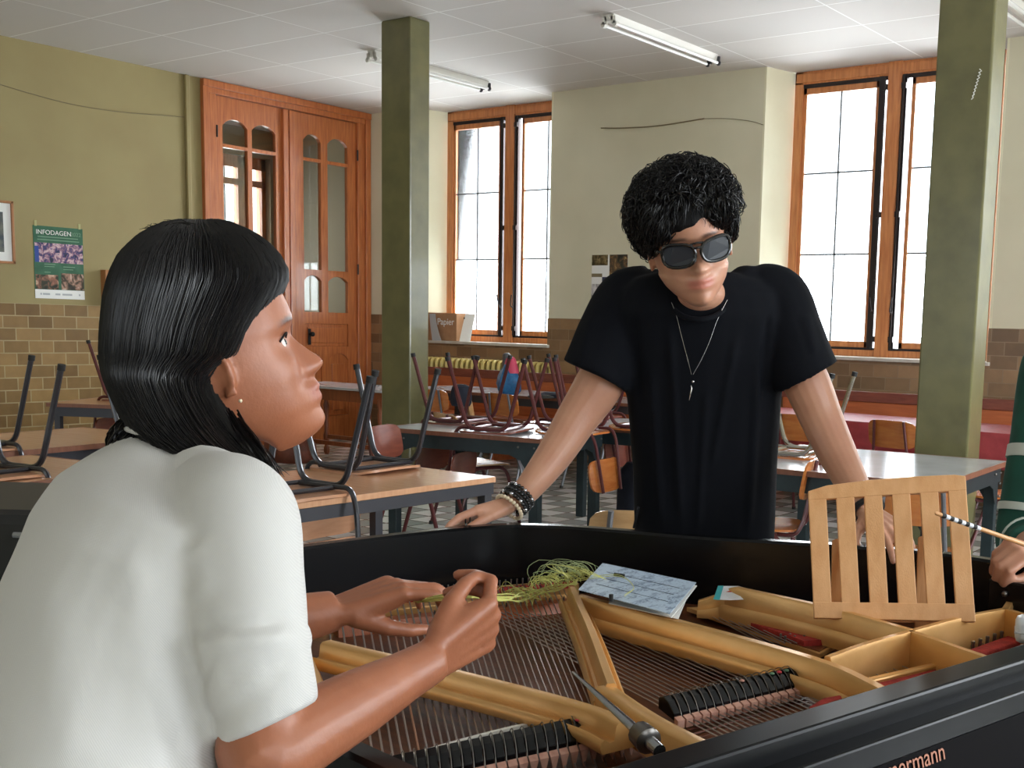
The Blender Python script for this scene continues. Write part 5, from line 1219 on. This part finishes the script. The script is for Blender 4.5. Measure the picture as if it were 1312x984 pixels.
bumpy(hb, (.062, .056, .060), .030, (1, 1, 1.1), 6); bumpy(hb, (.062, -.058, .056), .032, (1, 1, 1.2), 7); bumpy(hb, (.03, .076, .03), .022, (1, .7, 1.5), 8); bumpy(hb, (.03, -.078, .03), .022, (1, .7, 1.5), 9)
ho = remesh(hb, 'hair', 'hair2', man, .005, 2)
cu = MB()
for i in range(2700):
    d = Vector(rng.normal(size=3)); d.normalize()
    if d.z < -.15 and d.x > -.1: continue
    if d.z < -.6: continue
    if d.x > .70 and d.z < .30 and abs(d.y) < .7: continue
    base = V(-.012 + d.x * .107, d.y * .106, .060 + d.z * .094) + d * (.004)
    if d.x > .35: base += V(.000, 0, .012)
    t1 = d.cross(Vector(rng.normal(size=3))).normalized(); t2 = d.cross(t1); R_ = random.uniform(.008, .018); ph = random.uniform(0, 6.28)
    L = random.uniform(.6, 1.25) * 2 * PI * .62; pts = []
    flow = V(.35, 0, -.5) * random.uniform(.2, 1)
    for k in range(9):
        a = ph + L * k / 8; pts.append(hp_(*(base + t1 * math.cos(a) * R_ + d * (math.sin(a) * R_ * .55 + .004 * k / 8) + t2 * (k / 8 - .5) * R_ * 1.2 + flow * (k / 8) * .02)))
    cu.tube(pts, [.0010] * 7 + [.0008, .0004], 4)
# fringe locks hanging on the forehead
for i in range(420):
    s_ = random.choice((-1, 1)); y0 = s_ * random.uniform(.004, .070); y1 = y0 + s_ * random.uniform(.006, .022) ; x0 = .086 - .35 * abs(y0) ; drop = random.uniform(.028, .050) - .2 * max(0, .02 - abs(y0)) - (.014 if abs(y0) < .022 else 0)
    z0 = .098 + random.uniform(-.004, .012); pts = []
    for k in range(8):
        t = k / 7; y = y0 + (y1 - y0) * t + .003 * math.sin(t * 7 + i); z = z0 - drop * t ** 1.3; x = x0 + .014 * math.sin(min(1, t * 1.3) * 1.7) - .006 * t + .002 * math.cos(t * 8 + i) - .5 * max(0, abs(y) - .05) 
        pts.append(hp_(x, y, z))
    cu.tube(pts, [.0012] * 6 + [.0008, .0003], 4)
for (c_, r_, sc_) in (((-.012, 0, .062), .099, (1.06, 1.03, .9)), ((-.010, 0, .064), .098, (1.06, 1.03, .9)), ((.044, .030, .094), .039, (1, 1.1, .8)), ((.042, -.034, .094), .041, (1, 1.1, .8)), ((.062, .056, .060), .030, (1, 1, 1.1)), ((.062, -.058, .056), .032, (1, 1, 1.2)), ((.03, .076, .03), .022, (1, .7, 1.5)), ((.03, -.078, .03), .022, (1, .7, 1.5)), ((.05, 0, .10), .035, (1, 1.2, .8)), ((-.03, .062, .03), .05, (1.2, .8, 1.1)), ((-.03, -.064, .03), .05, (1.2, .8, 1.1))):
    for i in range(190):
        th_ = random.uniform(-.2, 1.9) if r_ < .09 else random.uniform(-.2, .55); ph_ = random.uniform(-1.7, 1.7); n_ = 8; pts = []; dth = random.uniform(.7, 1.5); dph = random.gauss(0, .35) + (.35 if c_[1] > 0 else -.35); wv = random.uniform(.002, .005); fr_ = random.uniform(5, 9); p0_ = random.uniform(0, 6)
        for k in range(n_ + 1):
            t = k / n_; a1 = th_ + dth * t; a2 = ph_ + dph * t; R1 = r_ * (1.04 + .05 * random.random() * 0) + wv * (1 + math.sin(fr_ * t + p0_)) * .8
            d = V(math.sin(a1) * math.cos(a2), math.sin(a1) * math.sin(a2), math.cos(a1)); pts.append(hp_(c_[0] + d.x * R1 * sc_[0], c_[1] + d.y * R1 * sc_[1] + wv * math.cos(fr_ * t + p0_), c_[2] + d.z * R1 * sc_[2]))
        cu.tube(pts, [.0011] * (n_ - 1) + [.0008, .0003], 4)
cu.build('hair_strands', 'hair', ho)

# ------------------------------------------------------------ the woman
EAR = ond(288, 478, 1.30)
Fhd = V(.494, .869, 0).normalized(); Fh = V(.29, .957, 0).normalized(); th = math.radians(20); Fw = (Fhd * math.cos(th) + V(0, 0, 1) * math.sin(th)).normalized(); Lw = V(-Fh.y, Fh.x, 0)
RW = frame(Fw, V(-Fhd.y, Fhd.x, 0)); SW = 1.05; WC = EAR - RW @ (V(-.004, -.080, -.010) * SW)
wb_ = ond(130, 1100, 1.0)
wo = thing('person', 'person with long black hair and white short-sleeved top, seen from behind, reaching over the strings', 'person', (ond(90, 1100, 1.0).x, ond(90, 1100, 1.0).y, 0))
b = MB(); head_mesh(b, WC, RW, sc=SW, esc=.8)
nk = ond(250, 585, 1.33)
b.tube(catmull([ond(238, 640, 1.30), nk, ond(262, 540, 1.36), WC + RW @ V(-.02, 0, -.035)], 4), [.060] * 4 + [.053] * 4 + [.054] * 5, 20)
SHN = ond(312, 668, 1.14)
EL = ond(338, 968, 1.06); WR = ond(555, 846, 1.24)
arm(b, [ond(290, 640, 1.17), SHN + V(0, 0, -.03), ond(320, 800, 1.085), EL.lerp(SHN, .12), EL, EL.lerp(WR, .2), EL.lerp(WR, .5), EL.lerp(WR, .8), WR], [.040, .046, .043, .040, .040, .0385, .034, .0265, .0235])
fW = (ond(652, 782, 1.31) - WR).normalized(); upW = (BC * .75 + UC * -.45 + RC * .35).normalized()
tipsR = hand(b, WR + fW * .004, fW, upW, [(.75, 1.0, .5), (.95, 1.1, .6), (1.1, 1.2, .6), (1.2, 1.2, .6)], side=1, sc=.92, thumb=(.40, .45), tcurl=.35)
# far arm
SHF = ond(250, 600, 1.42); ELF = ond(300, 812, 1.40); WRF = ond(430, 782, 1.46)
arm(b, [SHF, SHF.lerp(ELF, .5), ELF, ELF.lerp(WRF, .3), ELF.lerp(WRF, .7), WRF], [.042, .042, .040, .037, .030, .0255])
fF = (ond(540, 742, 1.50) - WRF).normalized(); upF = (UC * .92 + BC * .30).normalized()
hand(b, WRF + fF * .004, fF, upF, [(.35, .55, .4), (.35, .6, .45), (.45, .6, .45), (.5, .7, .5)], side=-1, sc=.92, thumb=(.30, .75), tcurl=.3)
o = remesh(b, 'body', 'skinW', wo, .0034, 3, .5); tint(o, head_tint(WC, RW, SW))
for s_ in (-1, 1):
    ec = WC + RW @ (V(.0625, s_ * .031, -.003) * SW); e = MB().ball(ec, .0115, 16, 12).build('eye', mat('eye_white', (226, 216, 208), .2), wo)
    MB().ball(ec + RW @ V(.0072, 0, .0), .0058, 12, 8).build('iris', 'beadblack', e)
for s_ in (-1, 1):
    MB().tube(catmull([WC + RW @ (V(x_, s_ * y_, z_) * SW) for x_, y_, z_ in ((.0655, .046, .000), (.072, .041, .0042), (.0775, .032, .0062), (.0785, .023, .0045), (.077, .018, .0005))], 4), .0013, 6).build('eyelash', 'hair2', wo)
MB().ball(EAR + RW @ V(.004, -.006, -.034), .0022, 8, 6).build('earring', 'beadcream', wo)
# top
T_ = MB()
axL_ = Lw; 
def ringW(px_, py_, d, rx, ry, lean): 
    fwd = (Fh * math.cos(lean) - V(0, 0, 1) * math.sin(lean)); return ell(ond(px_, py_, d), axL_, fwd, rx, ry, 32, 2.3)
ringsW = [ringW(75, 1240, 1.02, .175, .125, .35), ringW(95, 1120, 1.02, .165, .118, .4), ringW(118, 1000, 1.08, .150, .112, .42), ringW(136, 900, 1.12, .150, .112, .42), ringW(156, 800, 1.15, .156, .110, .42), ringW(184, 715, 1.18, .170, .106, .42), ringW(205, 660, 1.21, .175, .095, .42), ringW(222, 620, 1.26, .145, .080, .40), ringW(232, 592, 1.29, .10, .068, .35), ringW(237, 578, 1.30, .070, .060, .3)]
T_.loft(ringsW)
SL = [ond(278, 640, 1.19), ond(306, 664, 1.12), ond(312, 740, 1.085), ond(322, 825, 1.06), ond(341, 908, 1.06), ond(348, 926, 1.06)]
T_.tube(catmull(SL, 6), list(np.interp(np.linspace(0, 5, 31), range(6), [.050, .056, .053, .050, .047, .046])), 26)
T_.cap(ond(262, 622, 1.22), SHN + V(0, 0, .004), .044, .050)
SLF = [ond(248, 610, 1.38), SHF.lerp(ELF, .2), SHF.lerp(ELF, .85)]
T_.tube(catmull(SLF, 6), [.055] * 13, 22)
nz_ = fold_noise(V(.25, -.1, 1), .0030, 9, 3)
crease = [(ond(255, 790, 1.12), .030, .006), (ond(262, 812, 1.10), .012, -.010), (ond(385, 838, 1.07), .022, .004), (ond(372, 860, 1.06), .012, -.005), (ond(350, 800, 1.07), .03, .003)]
foldlines = [((262, 806, 1.04), (366, 796, 1.03), .0055, -.006), ((258, 826, 1.04), (372, 818, 1.03), .008, .005), ((290, 872, 1.03), (380, 842, 1.03), .006, -.0035), ((250, 730, 1.08), (262, 790, 1.05), .012, .004), ((170, 700, 1.05), (200, 984, 1.0), .016, .004), ((215, 984, 1.0), (262, 860, 1.05), .004, -.003), ((270, 930, 1.05), (380, 850, 1.05), .010, -.0035), ((60, 700, 1.0), (90, 984, .95), .02, .003)]
FLN = [(np.array(ond(*a)), np.array(ond(*c)), w, h) for a, c, w, h in foldlines]
def dispW(co, no):
    out = nz_(co, no)
    cam = np.array(ORG); d = co - cam; 
    for a, c, w, h in FLN:
        # distance in view direction space at the depth of the fold
        va = a - cam; ab = c - a; n_ = np.cross(va, ab); n_ /= np.linalg.norm(n_); dist = np.abs(d @ n_)
        t = ((co - a) @ ab) / (ab @ ab); m_ = np.exp(-np.maximum(0, np.abs(t - .5) - .36) ** 2 / .012) * ((no @ (cam - a)) > 0)
        out += h * np.exp(-(dist / w) ** 2) * m_
    return out
remesh(T_, 'white_top', 'shirtwhite', wo, .0055, 6, .5, disp=dispW)
# neckband
nbp = [ond(236, 574, 1.30) + Lw * math.cos(t) * .071 + (Fh * .93 - V(0, 0, .36)) * math.sin(t) * .062 for t in np.linspace(0, 2 * PI, 30)]
MB().tube(nbp, .0032, 8, cap=False).build('neckband', 'shirtwhite', wo)
# trousers
j = MB(); j.loft([ringW(75, 1230, 1.02, .168, .118, .2), ringW(70, 1330, 1.04, .175, .13, .1), ringW(70, 1400, 1.06, .17, .12, 0)])
hipW = ond(75, 1330, 1.05)
for sd in (-1, 1):
    h0 = hipW + Lw * sd * .085; kn = V(h0.x, h0.y, .42) + Fh * .03; ft = V(h0.x, h0.y, .08) - Fh * .03
    j.tube(catmull([h0, (h0 + kn) / 2, kn, (kn + ft) / 2, ft], 4), list(np.interp(np.linspace(0, 4, 17), range(5), [.088, .078, .06, .055, .05])), 16)
    MB().cap(ft + V(0, 0, -.04) - Fh * .03, ft + V(0, 0, -.045) + Fh * .15, .04, .034).build('shoe', 'rubber', wo)
remesh(j, 'trousers', 'navypants', wo, .009, 4)
# hair of the woman : volume described by its outline, level by level
LV = [(281, 232, 276, .020, 1.375), (284, 214, 292, .034, 1.375), (291, 196, 308, .050, 1.375), (300, 181, 327, .064, 1.375), (313, 166, 343, .074, 1.375), (326, 154, 355, .082, 1.375), (344, 145, 365, .088, 1.375), (359, 140, 366, .092, 1.375), (381, 135, 356, .094, 1.373), (400, 133, 345, .095, 1.372), (420, 131, 333, .095, 1.37), (440, 130, 325, .095, 1.37), (455, 130, 318, .094, 1.37), (466, 131, 300, .093, 1.37), (476, 133, 283, .092, 1.368), (490, 137, 277, .092, 1.366), (513, 147, 286, .090, 1.36), (530, 155, 296, .088, 1.355), (545, 163, 306, .086, 1.35), (562, 178, 320, .082, 1.335), (580, 205, 335, .072, 1.315), (597, 245, 350, .055, 1.295), (608, 290, 358, .035, 1.27), (614, 325, 357, .018, 1.255)]
HSK = .46
def lvl(y):
    ys = [l[0] for l in LV]; return [float(np.interp(y, ys, [l[k] for l in LV])) for k in (1, 2, 3, 4)]
def hairP(y, a, grow=0.0):
    xb, xf, w, d = lvl(y); e = 2.6; ca, sa = math.cos(a), math.sin(a); q = (abs(ca) ** e + abs(sa) ** e) ** (-1 / e); cx_ = (xb + xf) / 2; hw = (xf - xb) / 2 + grow * FPX / d
    return ond(cx_ + ca * q * hw, y, d - .022 - sa * q * (w + .008 + grow) * .95 + HSK * ca * q * hw * d / FPX)
hb = MB(); NA = 72; rings = []
for y in np.concatenate([np.linspace(281, 300, 6), np.linspace(306, 614, 46)]):
    rings.append([hairP(y, 2 * PI * k / NA, .0012 * math.sin(k * 2.5 + 2 * math.sin(y * .02 + k)) - .001) for k in range(NA)])
hb.loft(rings)
hw_ = hb.build('hair', 'hair2', wo, ang=180)
st = MB()
for i in range(2600):
    a = random.uniform(0, 2 * PI); y0 = 281 + 60 * random.random() ** 1.6; y1 = random.uniform(520, 613) if random.random() < .75 else random.uniform(430, 540)
    if math.cos(a) > .55 and y1 > 455 and random.random() < .5: y1 = random.uniform(400, 462)
    da = random.gauss(0, .05); g = random.uniform(.0006, .0030); pts = []; n = 16; ph = random.uniform(0, 6)
    for k in range(n + 1):
        t = k / n; y = y0 + (y1 - y0) * t; aa = a + da * t + .012 * math.sin(t * 5 + ph); pts.append(hairP(y, aa, g + .0007 * math.sin(t * 9 + ph)))
    r = random.uniform(.0006, .0011); st.tube(pts, [r] * (n - 1) + [r * .7, r * .3], 4)
# tips below the shoulder line and the flicked-out lock at the nape
for i in range(260):
    t = random.random(); p0 = ond(178 + random.gauss(0, 9), 528 + random.gauss(0, 8), 1.30 + random.gauss(0, .015)); p1 = ond(158 + random.gauss(0, 8), 560 + random.gauss(0, 5), 1.285 + random.gauss(0, .012)); k_ = random.random()
    p2 = ond(128 + 18 * k_ + random.gauss(0, 3), 588 + random.gauss(0, 6), 1.27 + random.gauss(0, .012)); st.tube(catmull([ond(175, 495, 1.31 + random.gauss(0, .02)), p0, p1, p2], 4), [.0013] * 10 + [.0009, .0006, .0003], 4)
for i in range(300):
    k_ = random.random(); x = 262 + 98 * k_; st.tube(catmull([ond(x - 50, 530 + 10 * k_ + random.gauss(0, 8), 1.31), ond(x - 18, 570 + 10 * k_ + random.gauss(0, 4), 1.275 + random.gauss(0, .012)), ond(x + random.gauss(0, 6), 584 + 30 * k_ + random.gauss(0, 6), 1.26 + random.gauss(0, .012))], 5), [.0013] * 8 + [.0008, .0005, .0003], 4)
for i in range(60):  # fly-aways on the crown
    x = random.uniform(190, 300); p = ond(x, 292 - 8 * math.exp(-((x - 255) / 40) ** 2) + 3, 1.36 + random.gauss(0, .03)); d = RC * random.gauss(-.4, .6) + UC * random.uniform(.1, .5); st.tube(catmull([p, p + d * .012, p + d * .02 - UC * .003], 3), [.0005] * 5 + [.0003, .0002], 3)
st.build('hair_strands', 'hair', hw_)

# ------------------------------------------------------------ person at the right edge
pr = thing('person', 'person in dark green striped jersey, mostly outside the right edge, holding a banded stick', 'person', (ond(1420, 900, 2.5).x, ond(1420, 900, 2.5).y, 0))
fP = V(BC.x, BC.y, 0).normalized(); lP = V(RC.x, RC.y, 0).normalized()
M['jersey'] = mat('dark_green_jersey', (22, 84, 70), .8, c2=(18, 72, 60), scale=20); M['stripe'] = mat('pale_jersey_stripe', (196, 204, 196), .8)
SH = ond(1350, 470, 2.45); ELb = ond(1312, 690, 2.42); WRp = ond(1330, 712, 2.22)
HCp = ond(1440, 330, 2.5); RP = frame(fP * .9 - lP * .3 - V(0, 0, .25), lP * .9 + fP * .3)
b = MB(); head_mesh(b, HCp, RP, male=True); b.tube([ond(1440, 470, 2.56), ond(1440, 400, 2.54), HCp + RP @ V(-.02, 0, -.03)], .056, 18)
b.loft([ell(ond(1440, 600, 2.6), lP, fP, .13, .09), ell(ond(1440, 470, 2.58), lP, fP, .14, .08)])
arm(b, [SH, SH.lerp(ELb, .5), ELb, ELb.lerp(WRp, .5), WRp], [.048, .045, .042, .036, .028])
fh = (ond(1292, 702, 2.14) - WRp).normalized(); upP = (BC * .6 + UC * .6 + RC * -.1)
WRp2 = WRp
hand(b, WRp2, fh, upP, [(.8, 1.1, .6), (.9, 1.2, .6), (1.0, 1.2, .6), (1.1, 1.2, .6)], side=1, sc=1.0, thumb=(.4, .5), tcurl=.4)
SHr = ond(1540, 480, 2.55); ELr = ond(1560, 700, 2.5); WRr = ond(1480, 760, 2.35); arm(b, [SHr, SHr.lerp(ELr, .5), ELr, ELr.lerp(WRr, .5), WRr], [.048, .045, .042, .036, .028])
hand(b, WRr, (ond(1440, 770, 2.3) - WRr).normalized(), V(0, 0, 1), [(.3, .5, .4)] * 4, side=1)
o = remesh(b, 'body', 'skinM', pr, .005, 3); tint(o, head_tint(HCp, RP))
s = MB(); s.loft([ell(ond(*c), lP, fP, rx, ry, 30) for c, rx, ry in (((1435, 900, 2.66), .19, .13), ((1437, 740, 2.64), .185, .125), ((1440, 600, 2.61), .19, .125), ((1440, 510, 2.59), .205, .115), ((1440, 470, 2.58), .17, .09), ((1440, 450, 2.57), .09, .065))])
s.tube(catmull([ond(1365, 482, 2.52), SH, SH.lerp(ELb, .5), ELb, ELb.lerp(WRp, .55)], 5), list(np.interp(np.linspace(0, 4, 21), range(5), [.06, .066, .064, .060, .050])), 22)
s.tube(catmull([ond(1510, 482, 2.55), SHr, SHr.lerp(ELr, .5), ELr, ELr.lerp(WRr, .55)], 5), list(np.interp(np.linspace(0, 4, 21), range(5), [.06, .066, .064, .060, .050])), 22)
remesh(s, 'jersey', 'jersey', pr, .008, 5, disp=fold_noise(V(0, 0, 1), .004, 14, 9))
def band(c, ax, r, w, nm):
    ax = ax.normalized(); u = ax.orthogonal().normalized(); v = ax.cross(u); m = MB()
    m.loft([[c + ax * a + (u * math.cos(t) + v * math.sin(t)) * (r + k) for t in np.linspace(0, 2 * PI, 28, endpoint=False)] for a, k in ((-w, -.002), (-w, .001), (w, .001), (w, -.002))], cap=False); m.build(nm, 'stripe', pr)
axp = ELb - SH
band(SH.lerp(ELb, .52), axp, .0635, .013, 'pale_stripe'); band(SH.lerp(ELb, .84), axp, .0625, .008, 'pale_stripe'); band(ELb.lerp(WRp, .35), WRp - ELb, .0550, .005, 'pale_stripe')
hb = MB(); hb.ball(HCp + RP @ V(-.015, 0, .04), .1, 20, 12, (1.02, .92, .95), RP); hb.build('hair', 'hair2', pr)
j = MB(); hp3 = ond(1435, 900, 2.66)
j.loft([ell(hp3 + V(0, 0, .02), lP, fP, .18, .12), ell(hp3 - V(0, 0, .12), lP, fP, .18, .12)])
for sd in (-1, 1):
    h0 = hp3 + lP * sd * .09 - V(0, 0, .08); kn = V(h0.x, h0.y, .42); ft = V(h0.x, h0.y, .08); j.tube([h0, kn, ft], [.09, .065, .055], 14); MB().cap(ft - V(0, 0, .04), ft - V(0, 0, .045) + fP * .16, .042, .035).build('shoe', 'rubber', pr)
remesh(j, 'jeans', 'jeans', pr, .010, 4)
# striped stick in the hand
sk = thing('wooden_stick', 'thin wooden stick with black and white bands in the hand at the right edge', 'stick', tuple(ond(1255, 678, 2.08)))
a = ond(1198, 657, 1.93); c = ond(1325, 702, 2.09); t_ = (c - a).normalized()
MB().tube([a, a + t_ * .004, c], [.0014, .0036, .0044], 10).build('stick', 'beech', sk)
L_ = (a.lerp(c, .43) - a).length
for k in range(10):
    u0 = .016 + (L_ - .016) * k / 10; MB().cyl(a + t_ * u0, a + t_ * (u0 + (L_ - .016) / 10 * .96), .0042, n=12).build('painted_band', 'rubber' if k % 2 == 0 else 'plasticwhite', sk)
# ============================================================ CAMERA, LIGHT
cam = bpy.data.cameras.new('camera'); co = bpy.data.objects.new('camera', cam); COL.objects.link(co); SC.camera = co
cam.sensor_width = 36; cam.lens = FPX / 1312 * 36; cam.shift_x = -(CX - 656) / 1312; cam.shift_y = (CY - 492) / 1312; cam.clip_start = .05; cam.clip_end = 200
co.matrix_world = Matrix.Translation(ORG) @ CAMROT.to_4x4()
w = bpy.data.worlds.new('overcast_sky'); SC.world = w; w.use_nodes = True
nt_ = w.node_tree; bg = nt_.nodes['Background']
tc = nt_.nodes.new('ShaderNodeTexCoord'); sp = nt_.nodes.new('ShaderNodeSeparateXYZ'); nt_.links.new(tc.outputs['Generated'], sp.inputs[0])
r = nt_.nodes.new('ShaderNodeValToRGB'); r.color_ramp.elements[0].position = .48; r.color_ramp.elements[0].color = (.55, .58, .60, 1); r.color_ramp.elements[1].position = .56; r.color_ramp.elements[1].color = (.84, .93, 1.0, 1)
mp = nt_.nodes.new('ShaderNodeMapRange'); mp.inputs[1].default_value = -1; nt_.links.new(sp.outputs[2], mp.inputs[0]); nt_.links.new(mp.outputs[0], r.inputs[0])
nt_.links.new(r.outputs[0], bg.inputs[0]); bg.inputs[1].default_value = SKY = 3.2
GB, GR = 620, 340
def portal(nm, c, sx, sz, d):
    l = bpy.data.lights.new(nm, 'AREA'); l.shape = 'RECTANGLE'; l.size = sx; l.size_y = sz; l.cycles.is_portal = True
    o = bpy.data.objects.new(nm, l); COL.objects.link(o); o.location = c; o.rotation_euler = Vector(d).to_track_quat('-Z', 'Z' if False else 'Y').to_euler(); return o
for a, b in (W1, W2, W3): portal('window_portal', ((a + b) / 2, BY + .47, 2.5), b - a, 2.6, (0, -1, 0))
for a, b in ((-9.2, -7.4), (-6.2, -4.4)): portal('window_portal', ((a + b) / 2, FY - .32, 2.2), 1.8, 2.6, (0, 1, 0))
for a, b in ((-2.6, -.6), (1.0, 3.2), (4.8, 7.0)): portal('window_portal', (RX + .32, (a + b) / 2, 2.2), b - a, 2.6, (-1, 0, 0))
portal('window_portal', (LX - 2.52, 9.5, 2.2), 1.0, 2.5, (1, 0, 0))
def glare(nm, c, sx, sz, d, e, col=(1, 1, 1)):
    l = bpy.data.lights.new(nm, 'AREA'); l.shape = 'RECTANGLE'; l.size = sx; l.size_y = sz; l.energy = e; l.color = col
    o = bpy.data.objects.new(nm, l); COL.objects.link(o); o.location = c; o.rotation_euler = Vector(d).to_track_quat('-Z', 'Y').to_euler(); return o
for a, b in (W1, W2, W3): glare('street_daylight', ((a + b) / 2 + (-.25 if a < -9 else -.5), BY + 1.08, 2.7), 3.4 if a < -9 else 4.2, 3.6, (0, -1, -.25), GB, (.90, .95, 1)).data.spread = math.radians(172)
for a, b, e_ in ((-2.6, -.6, .15), (1.0, 3.2, .35), (4.8, 7.0, 1.4)): glare('yard_daylight', (RX + .7, (a + b) / 2, 2.4), b - a + .4, 2.8, (-1, 0, -.1), GR * e_, (.88, .94, 1))
glare('lane_daylight', (LX - 3.1, 9.6, 2.3), 2.0, 3.0, (1, 0, 0), 160, (.92, .96, 1))
vs = SC.view_settings; vs.view_transform = 'Standard'; vs.look = 'None'; vs.gamma = 1; vs.use_curve_mapping = False; vs.exposure = 0.14
SC.cycles.use_denoising = True; SC.cycles.max_bounces = 8; SC.cycles.diffuse_bounces = 5; SC.cycles.transparent_max_bounces = 12
for o in list(bpy.data.objects):
    for k in ('_o', 'k'):
        if k in o: del o[k]
